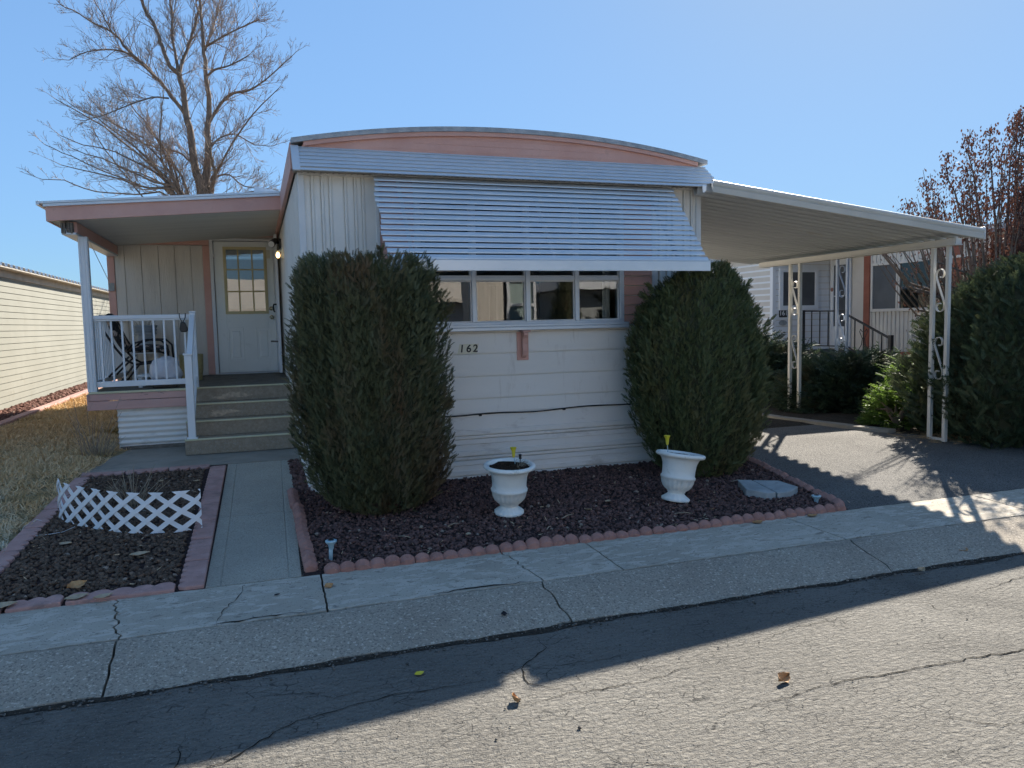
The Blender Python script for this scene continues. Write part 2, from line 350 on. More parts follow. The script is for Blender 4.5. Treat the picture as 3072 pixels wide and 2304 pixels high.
def text(name, s, size, mat, parent, loc, rot=(R(90), 0, 0), ext=.002, shear=0, bold=0, sx=1.0):
    cu = bpy.data.curves.new('t', 'FONT'); cu.body = s; cu.size = size; cu.extrude = ext; cu.align_x = 'CENTER'; cu.align_y = 'CENTER'; cu.shear = shear; cu.offset = bold
    t = bpy.data.objects.new('t', cu); C.objects.link(t); bpy.context.view_layer.update()
    me = bpy.data.meshes.new_from_object(t.evaluated_get(bpy.context.evaluated_depsgraph_get()))
    bpy.data.objects.remove(t); me.name = name
    me.transform(Matrix.Translation(loc) @ Euler(rot).to_matrix().to_4x4() @ Matrix.Diagonal((sx, 1, 1, 1)))
    me.materials.clear()
    return link(name, me, mat, parent)
# planes: P(u, out, v) with u along, out = distance off the wall towards the viewer
def PX(y): return lambda u, out, v: (u, y-out, v)      # wall facing -Y
def PYp(x): return lambda u, out, v: (x+out, u, v)     # wall facing +X
def PYm(x): return lambda u, out, v: (x-out, u, v)     # wall facing -X
def laps(mb, P, u0, u1, zs, t=.012):
    for z0, z1 in zip(zs[:-1], zs[1:]):
        mb.add([P(u0, t, z0), P(u1, t, z0), P(u1, .001, z1), P(u0, .001, z1), P(u0, 0, z0), P(u1, 0, z0)], [(0, 1, 2, 3), (4, 5, 1, 0)])
    return mb
def planks(mb, P, u0, u1, zs, gap=.010, t=.014, tilt=.004):     # boards with open shadow joints
    for z0, z1 in zip(zs[:-1], zs[1:]):
        a, b = z0+gap/2, z1-gap/2
        mb.hexa([P(u0, 0, a), P(u1, 0, a), P(u1, t+tilt, a), P(u0, t+tilt, a), P(u0, 0, b), P(u1, 0, b), P(u1, t, b), P(u0, t, b)])
    return mb
def ribs(mb, P, u0, u1, z0, z1, pitch=.1, d=.01, prof=None):
    prof = prof or [(0, 0), (.30, 0), (.38, 1), (.62, 1), (.70, 0)]
    pts = []; u = u0
    while u < u1:
        for a, b in prof:
            if u+a*pitch <= u1: pts.append((u+a*pitch, b*d))
        u += pitch
    pts.append((u1, 0))
    n = len(pts); return mb.add([P(a, b, z0) for a, b in pts]+[P(a, b, z1) for a, b in pts], [(i, i+1, n+i+1, n+i) for i in range(n-1)])
def gz(y):     # the yards rise gently from the pavement to the houses
    return .10+.0606*min(max(y-4.7, 0), 3.3)
def dz(y): return .10+.058*min(max(y-4.7, 0), 2.6)

# ================================================================== the setting
def jag(a, b, n, amp, seed):     # ragged line from a to b
    rg = random.Random(seed); pts = []
    for i in range(n+1):
        t = i/n; k = 0 if i in (0, n) else rg.uniform(-amp, amp)
        dx, dy = b[0]-a[0], b[1]-a[1]; L = math.hypot(dx, dy)
        pts.append((a[0]+dx*t-dy/L*k, a[1]+dy*t+dx/L*k))
    return pts
g = MB()     # one sheet of land: street level in front, the yards rising behind
xs = [-400, -60, -20, -8, -4, 0, 4, 8, 12, 20, 60, 400]
ys = [(-400, -.06), (3.4, -.06), (3.66, -.06), (4.69, .03), (4.70, .06), (8.0, .26), (14, .26), (40, .26), (400, .26)]
vs = [(x, y, z) for y, z in ys for x in xs]; nx = len(xs)
g.add(vs, [(j*nx+i, j*nx+i+1, (j+1)*nx+i+1, (j+1)*nx+i) for j in range(len(ys)-1) for i in range(nx-1)])
struct(g, 'ground', 'dirt')
s = MB(); s.add([(-60, -4.2, 0), (60, -4.2, 0), (60, 3.66, 0), (-60, 3.66, 0)], [(0, 1, 2, 3)]); struct(s, 'street', 'asphalt')
# gritty band of dirt where the street meets the kerb
d = MB(); n = 260; a = [(-14+28*i/n, 3.665) for i in range(n+1)]
rg = random.Random(3); b = [(x, 3.635-.03*rg.random()**2-.02*(math.sin(x*1.7)+1)*.5-.012*math.sin(x*6.1)) for x, y in a]
d.add([(x, y, .004) for x, y in a]+[(x, y, .004) for x, y in b], [(i, i+1, n+2+i, n+1+i) for i in range(n)]); struct(d, 'gutter_dirt', 'dirt')
# pavement slabs (back row) and sloping kerb apron (front row) with real joints between ragged slab edges
def slab(mb, poly, zf, depth=.12):
    n = len(poly); mb.add([(x, y, zf(x, y)) for x, y in poly]+[(x, y, zf(x, y)-depth) for x, y in poly],
                          [tuple(range(n))]+[(i, n+i, n+(i+1) % n, (i+1) % n) for i in range(n)])
def join(*ls):
    out = []
    for l in ls:
        for p in l:
            if not out or math.hypot(p[0]-out[-1][0], p[1]-out[-1][1]) > 1e-4: out.append(p)
    if math.hypot(out[0][0]-out[-1][0], out[0][1]-out[-1][1]) < 1e-4: out.pop()
    return out
def row(mb, joints, y0, y1, gap, zf, seed, amp, slant, edge_amp=.004):
    prev = None
    for i in range(len(joints)-1):
        x0, x1 = joints[i], joints[i+1]
        sl0, sl1 = slant.get(i, 0), slant.get(i+1, 0); am0, am1 = amp.get(i, .003), amp.get(i+1, .003)
        L = jag((x0+gap[0], y0), (x0+sl0+gap[0], y1), 14, am0, seed+i)
        Rr = jag((x1-gap[0], y0), (x1+sl1-gap[0], y1), 14, am1, seed+i+1)
        B = jag((x0+gap[0], y0), (x1-gap[0], y0), 40, edge_amp, seed+50+i); T = jag((x0+sl0+gap[0], y1), (x1+sl1-gap[0], y1), 30, edge_amp*.6, seed+80+i)
        slab(mb, join(B, Rr, T[::-1], L[::-1]), zf)
YJ = 4.125
pv = MB(); row(pv, [-14, -9, -5, -2.9, -.72, .305, 1.56, 2.09, 3.79, 5.6, 7.6, 9.8, 14], YJ+.009, 4.70, (.006,), lambda x, y: .08+.02*(y-4.1)/.6, 10,
               {4: .02, 6: .022, 8: .006}, {4: -.10, 5: .01, 6: -.08, 7: -.01, 8: -.05}, .006)
struct(pv, 'sidewalk', 'pavement')
def apz(x, y): t = min(max((y-3.66)/.46, 0), 1); return .005+.075*(1-(1-t)**1.35)
kb = MB()
for j in range(4):     # the rolled apron bends, so it is cut in four strips along its width
    pass
joints = [-14, -9, -5, -2.9, -.715, 1.545, 3.72, 5.7, 7.7, 9.9, 14]
def apron(mb):
    for i in range(len(joints)-1):
        x0, x1 = joints[i]+.006, joints[i+1]-.006; nx_ = int((x1-x0)*14)+2; ny_ = 6
        j0 = jag((x0, 3.66), (x0+{4: -.01, 5: .0, 6: .09}.get(i, 0), YJ-.008), ny_, {4: .008, 5: .03, 6: .02}.get(i, .003), 200+i)
        j1 = jag((x1, 3.66), (x1+{3: -.01, 4: .0, 5: .09}.get(i, 0), YJ-.006), ny_, {3: .008, 4: .03, 5: .02}.get(i, .003), 201+i)
        rg = random.Random(i); eb = [rg.uniform(-.012, .012) for _ in range(nx_+1)]; et = [rg.uniform(-.007, .004) for _ in range(nx_+1)]
        vs = []
        for r_ in range(ny_+1):
            for q in range(nx_+1):
                t = q/nx_; x = j0[r_][0]*(1-t)+j1[r_][0]*t; y = 3.66+(YJ-.006-3.66)*r_/ny_
                if r_ == 0: y += eb[q]+.006*math.sin(x*5)
                if r_ == ny_: y += et[q]-.012*max(0, math.sin(x*2.3+1))**6
                vs.append((x, y, apz(x, y)))
        fs = [(r_*(nx_+1)+q, r_*(nx_+1)+q+1, (r_+1)*(nx_+1)+q+1, (r_+1)*(nx_+1)+q) for r_ in range(ny_) for q in range(nx_)]
        n0 = len(vs); ring = [q for q in range(nx_+1)]+[r_*(nx_+1)+nx_ for r_ in range(1, ny_+1)]+[ny_*(nx_+1)+q for q in range(nx_-1, -1, -1)]+[r_*(nx_+1) for r_ in range(ny_-1, 0, -1)]
        vs += [(vs[q][0], vs[q][1], vs[q][2]-.14) for q in ring]; m_ = len(ring)
        fs += [(ring[q], n0+q, n0+(q+1) % m_, ring[(q+1) % m_]) for q in range(m_)]
        mb.add(vs, fs)
apron(kb); struct(kb, 'kerb', 'kerb')
# cracks in the street and pavement: dark filled fissures of uneven width
def crack(mb, pts, z, w, seed):
    rg = random.Random(seed); P = []
    for (a, b) in zip(pts[:-1], pts[1:]):
        n = max(2, int(math.hypot(b[0]-a[0], b[1]-a[1])/.035)); P += jag(a, b, n, .011, rg.random())[:-1]
    P.append(pts[-1]); n = len(P); vs = []
    for i, (x, y) in enumerate(P):
        a = P[max(i-1, 0)]; b = P[min(i+1, n-1)]; dx, dy = b[0]-a[0], b[1]-a[1]; L = math.hypot(dx, dy) or 1
        k = w*rg.uniform(.25, 1.0)*min(1, 3*min(i, n-1-i)/n+.15)/2; zz = z(x, y) if callable(z) else z
        vs += [(x-dy/L*k, y+dx/L*k, zz), (x+dy/L*k, y-dx/L*k, zz)]
    mb.add(vs, [(2*i, 2*i+1, 2*i+3, 2*i+2) for i in range(n-1)])
ck = MB()
for i, (pts, w) in enumerate([
    ([(1.30, 3.58), (1.30, 3.42), (1.11, 3.25), (1.09, 3.10), (1.22, 2.98)], .010),
    ([(1.05, 3.21), (.80, 3.19), (.5, 3.22), (.09, 3.14), (-.19, 2.92), (-.6, 2.82), (-1.2, 2.86)], .012),
    ([(.97, 2.92), (1.22, 2.96), (1.37, 2.93), (1.61, 2.94), (1.9, 2.99)], .009),
    ([(1.62, 2.54), (1.75, 2.56), (2.02, 2.58), (2.39, 2.62), (2.83, 2.60), (3.42, 2.57), (4.4, 2.63), (5.6, 2.6)], .013),
    ([(-.34, 3.2), (-.36, 2.9), (-.30, 2.5)], .009), ([(1.11, 3.24), (1.5, 3.2), (1.8, 3.22)], .006),
    ([(2.3, 3.1), (2.6, 3.18), (3.0, 3.2)], .006), ([(3.2, 3.35), (3.5, 3.2), (3.45, 3.0)], .007), ([(.6, 2.6), (.75, 2.45), (.9, 2.3)], .007),
    ([(1.1, 2.62), (1.2, 2.4), (1.5, 2.25), (1.7, 2.0)], .007), ([(3.9, 3.2), (4.3, 3.3), (4.8, 3.28)], .008), ([(2.5, 2.3), (2.7, 2.1), (3.1, 2.05)], .008),
    ([(-.1, 3.42), (.15, 3.38), (.25, 3.28), (.5, 3.33)], .006)]): crack(ck, pts, .0035, w*.75, i)
struct(ck, 'street_crack', 'crack')
ck = MB()
for i, (pts, w) in enumerate([([(-.12, 4.695), (-.16, 4.5), (-.24, 4.3), (-.26, 4.13)], .007), ([(.9, 4.14), (1.1, 4.165), (1.3, 4.15), (1.5, 4.14)], .02), ([(-.3, 4.14), (0, 4.16), (.2, 4.145)], .02)]):
    crack(ck, pts, lambda x, y: .0835+.02*(y-4.1)/.6, w, 40+i)
struct(ck, 'sidewalk_crack', 'crack')
# front path, entry pad
pt = MB()
def quadz(mb, x0, x1, y0, y1, zf, dep=.08, ny=8):
    for i in range(ny):
        a = y0+(y1-y0)*i/ny; b = y0+(y1-y0)*(i+1)/ny
        mb.hexa([(x0, a, zf(a)-dep), (x1, a, zf(a)-dep), (x1, b, zf(b)-dep), (x0, b, zf(b)-dep), (x0, a, zf(a)), (x1, a, zf(a)), (x1, b, zf(b)), (x0, b, zf(b))])
def slabpath(mb, y0, y1, xl0, xr0, xl1, xr1, dep=.1):
    e = .085; cols = [(0, 0), (e-.008, 0), (e, -.004), (e+.008, 0), (None, 0)]
    rows = [y0, (y0+y1)/2, y1]; vs = []
    for y in rows:
        t = (y-y0)/(y1-y0); xl = xl0+(xl1-xl0)*t; xr = xr0+(xr1-xr0)*t; z = gz(y)
        us = [xl, xl+e-.008, xl+e, xl+e+.008, xr-e-.008, xr-e, xr-e+.008, xr]
        for q, u in enumerate(us): vs.append((u, y, z-(.005 if q in (2, 5) else 0)))
    k = 8; fs = [(r_*k+q, r_*k+q+1, (r_+1)*k+q+1, (r_+1)*k+q) for r_ in range(2) for q in range(7)]
    n0 = len(vs); ring = list(range(k))+[k+7, 2*k+7]+[2*k+q for q in range(6, -1, -1)]+[k]
    vs += [(vs[q][0], vs[q][1], vs[q][2]-dep) for q in ring]; m_ = len(ring); fs += [(ring[q], n0+q, n0+(q+1) % m_, ring[(q+1) % m_]) for q in range(m_)]
    mb.add(vs, fs)
slabpath(pt, 4.712, 6.10, -.345, .215, -.325, .24); slabpath(pt, 6.108, 7.86, -.325, .24, -.31, .275); struct(pt, 'path', 'path')
pd = MB(); slab(pd, join(jag((-1.55, 7.87), (.385, 7.87), 20, .008, 5), [(.385, 9.25), (-1.40, 9.27)], jag((-1.40, 9.27), (-1.62, 7.9), 10, .03, 6)), lambda x, y: .295 if y > 8 else gz(y)+.004, .1); struct(pd, 'entry_pad', 'pad')
# driveway
dv = MB(); L_ = [(4.34, 4.705), (4.60, 5.75), (4.52, 6.6), (4.22, 6.75), (4.22, 14)]; R_ = [(9.5, 4.705), (8.2, 5.75), (7.45, 6.6), (6.86, 7.05), (6.3, 14)]
ysd = [4.705, 5.2, 5.75, 6.2, 6.6, 7.05, 8, 9, 10, 12, 14]
def lerpx(P, y):
    for (x0, y0), (x1, y1) in zip(P[:-1], P[1:]):
        if y0 <= y <= y1 and y1 > y0: return x0+(x1-x0)*(y-y0)/(y1-y0)
    return P[-1][0]
vs = []
for y in ysd: vs += [(lerpx(L_, y), y, dz(y)), (lerpx(R_, y), y, dz(y))]
dv.add(vs, [(2*i, 2*i+1, 2*i+3, 2*i+2) for i in range(len(ysd)-1)])
for q in (0, 1):
    n0 = len(dv.v); dv.add([vs[2*i+q] for i in range(len(ysd))]+[(vs[2*i+q][0], vs[2*i+q][1], vs[2*i+q][2]-.16) for i in range(len(ysd))], [(i, i+1, len(ysd)+i+1, len(ysd)+i) for i in range(len(ysd)-1)])
struct(dv, 'driveway', 'drive')
de = MB()
for i, ((xa, ya), (xb, yb)) in enumerate(zip([(6.98, 6.96), (6.74, 7.35), (6.52, 8.4), (6.40, 10)], [(6.74, 7.35), (6.52, 8.4), (6.40, 10), (6.3, 14)])):
    de.hexa([(xa, ya, dz(ya)-.1), (xa+.14, ya+.03, dz(ya)-.1), (xb+.14, yb, dz(yb)-.1), (xb, yb, dz(yb)-.1), (xa, ya, dz(ya)+.035), (xa+.14, ya+.03, dz(ya)+.035), (xb+.14, yb, dz(yb)+.035), (xb, yb, dz(yb)+.035)])
struct(de, 'driveway_edging', 'pad')
# lawn and bed soil
def sheet(name, mat, poly_rows, off):
    mb = MB(); vs = []
    for xl, xr, y in poly_rows: vs += [(xl, y, gz(y)+off), (xr, y, gz(y)+off)]
    mb.add(vs, [(2*i, 2*i+1, 2*i+3, 2*i+2) for i in range(len(poly_rows)-1)]); return struct(mb, name, mat)
sheet('lawn', 'turf', [(-9, -1.66, 4.705), (-9, -1.64, 6), (-9, -1.6, 8), (-5.0, -1.35, 9.0), (-3.46, -1.35, 10), (-3.46, -1.35, 12), (-3.46, -1.6, 20), (-3.46, -1.6, 30)], -.006)
sheet('bed_soil', 'lava_base', [(.20, 4.34, 4.705), (.22, 4.60, 5.75), (.24, 4.55, 6.58), (.30, 4.3, 6.9)], .0)
sheet('flower_bed_soil', 'lava_base', [(-1.66, -.345, 4.705), (-1.64, -.325, 6.1), (-1.6, -.31, 7.86)], .0)
sheet('verge', 'dirt', [(7.3, 12, 4.72), (7.2, 13, 6.6), (6.6, 13, 8), (6.4, 13, 16)], -.015)
sheet('rock_strip_soil', 'lava_base', [(-4.12, -3.58, 9.5), (-4.12, -3.58, 30)], .0)

# ================================================================== the home, number 162
HX0, HX1, HY, HB = .39, 4.20, 6.60, 18.5
home = thing('mobile_home', 'white and pink home number 162 with bowed roof and louvred metal awning', 'house', (2.3, HY, .25))
w = MB()     # body walls, open at the front window
w.box(HX0+.012, 1.36, HY+.012, HY+.10, .16, 2.90); w.box(3.32, HX1-.012, HY+.012, HY+.10, .16, 2.90); w.box(1.362, 3.318, HY+.012, HY+.10, .16, 1.57); w.box(HX0+.013, HX1-.013, HY+.002, HY+.011, .81, 1.52); w.box(1.362, 3.318, HY+.012, HY+.10, 2.72, 2.90)
w.box(HX0+.012, HX0+.09, HY+.102, HB, .16, 2.90); w.box(HX1-.09, HX1-.012, HY+.102, HB, .16, 2.90); w.box(HX0+.092, HX1-.092, HB-.1, HB-.012, .16, 2.90)
w.build('wall', 'white_metal', home)
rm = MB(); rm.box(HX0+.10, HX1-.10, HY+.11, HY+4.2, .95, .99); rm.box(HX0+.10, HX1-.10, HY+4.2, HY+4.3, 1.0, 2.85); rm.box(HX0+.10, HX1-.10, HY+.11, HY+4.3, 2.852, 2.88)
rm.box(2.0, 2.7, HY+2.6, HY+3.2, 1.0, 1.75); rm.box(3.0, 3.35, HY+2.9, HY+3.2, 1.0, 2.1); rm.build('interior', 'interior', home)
cu = MB(); cu.strip([(3.215+.012*i, .014*math.sin(i*1.9)) for i in range(7)], lambda a, b, t: (a, HY+.16+b, t), 1.58, 2.7); 
MB().strip([(1.38+.012*i, .014*math.sin(i*1.9)) for i in range(9)], lambda a, b, t: (a, HY+.16+b, t), 1.58, 2.7).build('curtain', 'curtain', home, smooth=True)
cu.build('curtain', 'curtain', home, smooth=True)
P = PX(HY)
wide = [(0, 0), (.16, 0), (.165, -1.2), (.195, -1.2), (.20, .9), (.25, .9), (.30, 0), (.46, 0), (.465, -1.2), (.495, -1.2), (.50, .9), (.55, .9), (.60, 0), (.70, 0), (.705, -1.2), (.735, -1.2), (.74, .9), (.79, .9), (.84, 0)]
for u0, u1 in ((HX0+.05, 1.02), (3.69, HX1-.05)):
    ribs(MB(), PX(HY-.012), u0, u1, 1.56, 2.865, .27, .011, wide).build('ribbed_panel', 'white_metal', home)
c_ = MB(); c_.box(HX0-.004, HX0+.05, HY-.026, HY+.01, 1.40, 2.862); c_.box(HX1-.05, HX1+.004, HY-.026, HY+.01, 1.40, 2.862); c_.box(1.02, 1.05, HY-.028, HY+.01, 1.56, 2.862); c_.box(3.66, 3.69, HY-.028, HY+.01, 1.56, 2.862)
c_.box(HX0, HX1, HY-.032, HY+.01, 2.863, 2.885); c_.build('corner_trim', 'trim_white', home, .003)
zs = [1.575+.092*i for i in range(15)]
for u0, u1 in ((1.051, 1.345), (3.345, 3.659)):
    planks(MB(), P, u0, u1, zs, .009, .010, .012).build('pink_lap_panel', 'pink', home)
l = MB(); planks(l, P, HX0+.0, HX1, [.80, .935, 1.138, 1.342, 1.53], .011, .014, .004); l.build('lap_siding', 'white_lap', home)
sk = MB(); pts = [(.8, 0)]
for zc in (.60, .41, .235): pts += [(zc+.055, .0), (zc+.050, .008), (zc+.012, .008), (zc+.0085, -.018), (zc+.0015, -.018), (zc-.002, .008), (zc-.020, .008), (zc-.0235, -.018), (zc-.0305, -.018), (zc-.034, .008), (zc-.075, .008), (zc-.08, 0)]
pts += [(.12, 0)]
sk.strip([(a, b) for a, b in pts], lambda a, b, t: (t, HY-.012-b, a), HX0-.002, HX1+.002); sk.build('skirting', 'skirt', home)
cb = MB(); cp = []
for i in range(41):
    x = HX0+(HX1-HX0)*i/40; cp.append((x, HY-.024, .80+.010*math.sin(x*2.3)+.006*math.sin(x*7)))
cb.tube(cp, .0065, 6)
for x in (1.0, 1.9, 2.72, 3.4): cb.box(x-.012, x+.012, HY-.034, HY-.010, .786+.010*math.sin(x*2.3), .80+.010*math.sin(x*2.3))
cb.build('cable', 'black', home)
# side walls: ribbed metal
for Pq, nm in ((PYm(HX0), 0), (PYp(HX1), 1)):
    ribs(MB(), Pq, HY+.03, HB, .80, 2.89, .25, .010, wide).build('side_panel', 'white_metal', home)
    ribs(MB(), Pq, HY+.03, HB, .14, .795, .12, .012).build('side_skirting', 'skirt', home)
# roof: bowed, with pink gable, metal eave band and soffit
def arch(x): t = (x-2.28)/1.95; return 3.105+.185*(1-abs(t)**2.1)
ax = [.345+(4.215-.345)*i/40 for i in range(41)]
rf = MB(); n = 41
ring = [(x, arch(x)+.028) for x in ax]+[(x, arch(x)-.012) for x in ax[::-1]]
rf.prism(ring, lambda a, b, t: (a, t, b), HY-.125, HB+.1); rf.build('roof', 'roof', home)
gt = MB(); ring = [(x, arch(x)-.013) for x in ax[1:-1]]+[(x, arch(x)-.048) for x in ax[1:-1][::-1]]
gt.prism(ring, lambda a, b, t: (a, t, b), HY-.112, HY-.07); gt.build('gable_trim', 'pink', home)
gb = MB(); ring = [(x, arch(x)-.02) for x in ax[1:-1]]+[(4.19, 2.95), (.37, 2.95)]
gb.prism(ring, lambda a, b, t: (a, t, b), HY-.085, HY-.055)
for i, z in enumerate((3.10, 3.155, 3.205)): gb.box(1.0+i*.35, 3.55-i*.33, HY-.0875, HY-.084, z, z+.004)
gb.build('gable_board', 'pink', home)
eb = MB()
prof = []
for i in range(7): z = 3.075-.195*i/6; o = .092+.11*i/6; prof += [(o, z), (o+.010, z-.010), (o+.002, z-.013)]
prof += [(.205, 2.872)]
nP = len(prof); vs = []
for o, z in prof: vs.append((.352, HY-o, z))
for o, z in prof: vs.append((4.20+(o-.09)*1.05, HY-o, z))
eb.add(vs, [(i, i+1, nP+i+1, nP+i) for i in range(nP-1)])
# mitred return along the right side
for o, z in prof: pass
vs2 = [(4.20+(o-.09)*1.05, HY-o, z) for o, z in prof]+[(4.20+(o-.09)*1.05, HB, z) for o, z in prof]
eb.add(vs2, [(i, i+1, nP+i+1, nP+i) for i in range(nP-1)])
eb.build('eave_band', 'alum', home, solid=.004)
ec = MB(); ec.hexa([(.340, HY-.100, 3.085), (.40, HY-.100, 3.085), (.40, HY-.06, 3.085), (.340, HY-.06, 3.085), (.346, HY-.218, 2.866), (.405, HY-.218, 2.866), (.405, HY-.17, 2.866), (.346, HY-.17, 2.866)])
for i in range(4): ec.lathe([(.006, 0), (.004, .004), (0, .004)], (0, 0, 0), 8) if False else None
ec.build('band_end_cap', 'alum', home, .003)
sf = MB(); sf.box(.356, 4.31, HY-.196, HY+.012, 2.884, 2.897)
for i in range(78): x = .42+i*.05; sf.box(x, x+.012, HY-.19, HY-.02, 2.878, 2.885)
sf.build('soffit', 'soffit', home)
sd_ = MB(); sd_.box(.335, .372, HY-.05, HB, 2.90, 3.115); sd_.build('side_fascia', 'pink', home, .004)
# awning
AX0, AX1 = .985, 3.83
aw = MB(); N = 16
for i in range(N):
    oy, oz = .065+.0415*i, 2.905-.0495*i
    pr = [(0, 0), (.012, -.003), (.027, -.015), (.034, -.026), (.0365, -.0285), (.0370, -.0365), (.030, -.0375), (.028, -.033)]
    aw.strip(pr, lambda a, b, t, oy=oy, oz=oz: (t, HY-oy-a, oz+b), AX0+.012*math.sin(i), AX1+.006*math.sin(i*2.2))
awn = aw.build('awning', 'slat', home, solid=.0025)
va = MB(); oy = .065+.0415*N; oz = 2.905-.0495*N; va.box(AX0, AX1, HY-oy-.036, HY-oy-.03, oz-.082, oz+.004); va.box(AX0, AX1, HY-oy-.036, HY-oy+.004, oz+.004, oz+.010); va.build('valance', 'slat', awn, .003)
for x in (AX0+.22, (AX0+AX1)/2, AX1-.24): MB().bar((x, HY-.05, 2.86), (x, HY-.69, 2.07), .028, .02).build('rafter', 'alum', awn)
for x in (AX0+.03, AX1-.03): MB().tube([(x, HY-.02, 1.98), (x, HY-.70, 2.10)], .008, 6).build('arm', 'alum', awn)
# window, sill, bracket
wf = MB(); XS = [1.365, 1.862, 2.372, 2.858, 3.315]
yo, yi = HY-.055, HY+.055
wf.box(1.345, 3.345, yo, yi, 2.71, 2.765); wf.box(1.345, 3.345, yo, yi, 1.577, 1.622); wf.box(1.345, 1.382, yo, yi, 1.622, 2.71); wf.box(3.298, 3.345, yo, yi, 1.622, 2.71)
for x in XS[1:-1]: wf.box(x-.019, x+.019, yo, yi, 1.622, 2.71)
for a, b in zip(XS[:-1], XS[1:]): wf.box(a+.0165, b-.0165, yo+.012, yi-.01, 1.995, 2.028); wf.box(a+.0165, b-.0165, yo+.012, yi-.01, 2.37, 2.395)
wd = wf.build('window', 'alum', home, .004)
fr = MB()
for a, b in zip(XS[:-1], XS[1:]):
    for z0, z1 in ((1.622, 1.995), (2.028, 2.37), (2.395, 2.71)):
        x0, x1 = a+.0195, b-.0195; y0, y1 = yo+.02, yo+.045
        fr.box(x0, x1, y0, y1, z0, z0+.012); fr.box(x0, x1, y0, y1, z1-.012, z1); fr.box(x0, x0+.012, y0, y1, z0+.012, z1-.012); fr.box(x1-.012, x1, y0, y1, z0+.012, z1-.012)
fr.build('frame', 'trim_white', wd)
gl = MB()
for a, b in zip(XS[:-1], XS[1:]):
    for z0, z1 in ((1.622, 1.995), (2.028, 2.37), (2.395, 2.71)): gl.add([(a+.03, yo+.033, z0+.01), (b-.03, yo+.033, z0+.01), (b-.03, yo+.033, z1-.01), (a+.03, yo+.033, z1-.01)], [(0, 1, 2, 3)])
gl.build('pane', 'glass', wd)
si = MB(); si.box(1.30, 3.37, HY-.105, HY+.0, 1.545, 1.576); si.box(1.30, 3.37, HY-.105, HY-.092, 1.577, 1.60); si.build('sill', 'alum', wd, .004)
pk = MB(); pk.box(HX0+.0, HX1, HY-.02, HY, 1.528, 1.543); pk.build('sill_board', 'white_lap', home)
br = MB(); bx = 2.32; br.box(bx-.055, bx+.055, HY-.030, HY-.008, 1.27, 1.527)
pr = [(0, 1.525), (.085, 1.525), (.088, 1.50), (.062, 1.47), (.048, 1.42), (.05, 1.36), (.04, 1.32), (.02, 1.295), (0, 1.29)]
br.prism(pr, lambda a, b, t: (t, HY-.031-a, b), bx-.018, bx+.022); br.box(bx-.03, bx+.045, HY-.125, HY-.031, 1.526, 1.541); br.build('sill_bracket', 'pink', home, .003)
np_ = MB()
for i, x in enumerate((1.745, 1.805, 1.865)):
    np_.prism([(x-.032-.010, 1.345), (x+.027-.010, 1.345), (x+.027+.012, 1.432), (x-.032+.012, 1.432)], lambda a, b, t: (a, HY-.012-t, b), .0, .006)
nb = np_.build('number_plate', 'cream', home)
for s_, x in (('1', 1.742), ('6', 1.806), ('2', 1.868)): text('digit', s_, .094, 'digit', nb, (x, HY-.0195, 1.388), ext=.001, shear=.12, bold=.0022, sx=1.0)

# ================================================================== the porch and entry room
porch = thing('porch', 'pink trimmed porch with carpeted steps and white railing beside the white home', 'porch', (-.7, 10.2, .3))
PW = 11.75
er = MB(); er.box(-1.86, -.56, PW+.012, PW+.1, .95, 2.95); er.box(-1.86, -1.76, PW+.1, 16, .3, 2.95); er.box(.30, .388, PW+.012, PW+.1, .95, 2.95); er.box(-.56, .30, PW+.012, PW+.1, 2.90, 3.0); er.box(-1.86, .388, 15.9, 16, .3, 2.95)
er.build('room_wall', 'siding_tan', porch)
sg = MB(); P2 = PX(PW); bounds = [-1.79, -1.66, -1.45, -1.23, -1.02, -.81, -.655]
for a, b in zip(bounds[:-1], bounds[1:]): sg.box(a+.004, b-.004, PW-.012, PW+.01, .955, 2.79)
sg.build('wall_siding', 'siding_tan', porch)
tr = MB(); tr.box(-1.88, -1.79, PW-.024, PW+.02, .955, 2.80); tr.box(-.655, -.565, PW-.024, PW+.01, .955, 2.80); tr.box(-1.88, -.565, PW-.026, PW+.01, 2.802, 2.90); tr.box(-.565, .388, PW-.02, PW+.01, 2.925, 2.99); tr.build('wall_trim', 'pink', porch, .004)
dj = MB(); dj.box(-.563, -.515, PW-.035, PW+.01, .955, 2.90); dj.box(.305, .35, PW-.035, PW+.01, .955, 2.90); dj.box(-.515, .305, PW-.035, PW+.01, 2.862, 2.90); dj.box(-.515, .305, PW-.03, PW+.01, .952, .972); dj.build('door_jamb', 'trim_white', porch, .004)
dr = MB(); DY = PW-.005; x0, x1 = -.507, .298; wx0, wx1, wz0, wz1 = -.375, .195, 1.83, 2.77
dr.box(x0, wx0, DY, DY+.04, .978, 2.856); dr.box(wx1, x1, DY, DY+.04, .978, 2.856); dr.box(wx0, wx1, DY, DY+.04, wz1, 2.856); dr.box(wx0, wx1, DY, DY+.04, .978, wz0)
for px in (-.40, -.02):      # raised panels below the light
    a, b, c0, c1 = px+.03, px+.245, 1.14, 1.62
    for t, o in ((0, .0), (.018, -.008), (.036, .004)): pass
    dr.box(a, b, DY-.008, DY+.002, c0, c0+.016); dr.box(a, b, DY-.008, DY+.002, c1-.016, c1); dr.box(a, a+.016, DY-.008, DY+.002, c0+.016, c1-.016); dr.box(b-.016, b, DY-.008, DY+.002, c0+.016, c1-.016)
    dr.hexa([(a+.045, DY-.001, c0+.045), (b-.045, DY-.001, c0+.045), (b-.045, DY-.001, c1-.045), (a+.045, DY-.001, c1-.045), (a+.06, DY-.008, c0+.06), (b-.06, DY-.008, c0+.06), (b-.06, DY-.008, c1-.06), (a+.06, DY-.008, c1-.06)])
door = dr.build('door', 'door', porch, .0025)
mu = MB(); t = .03
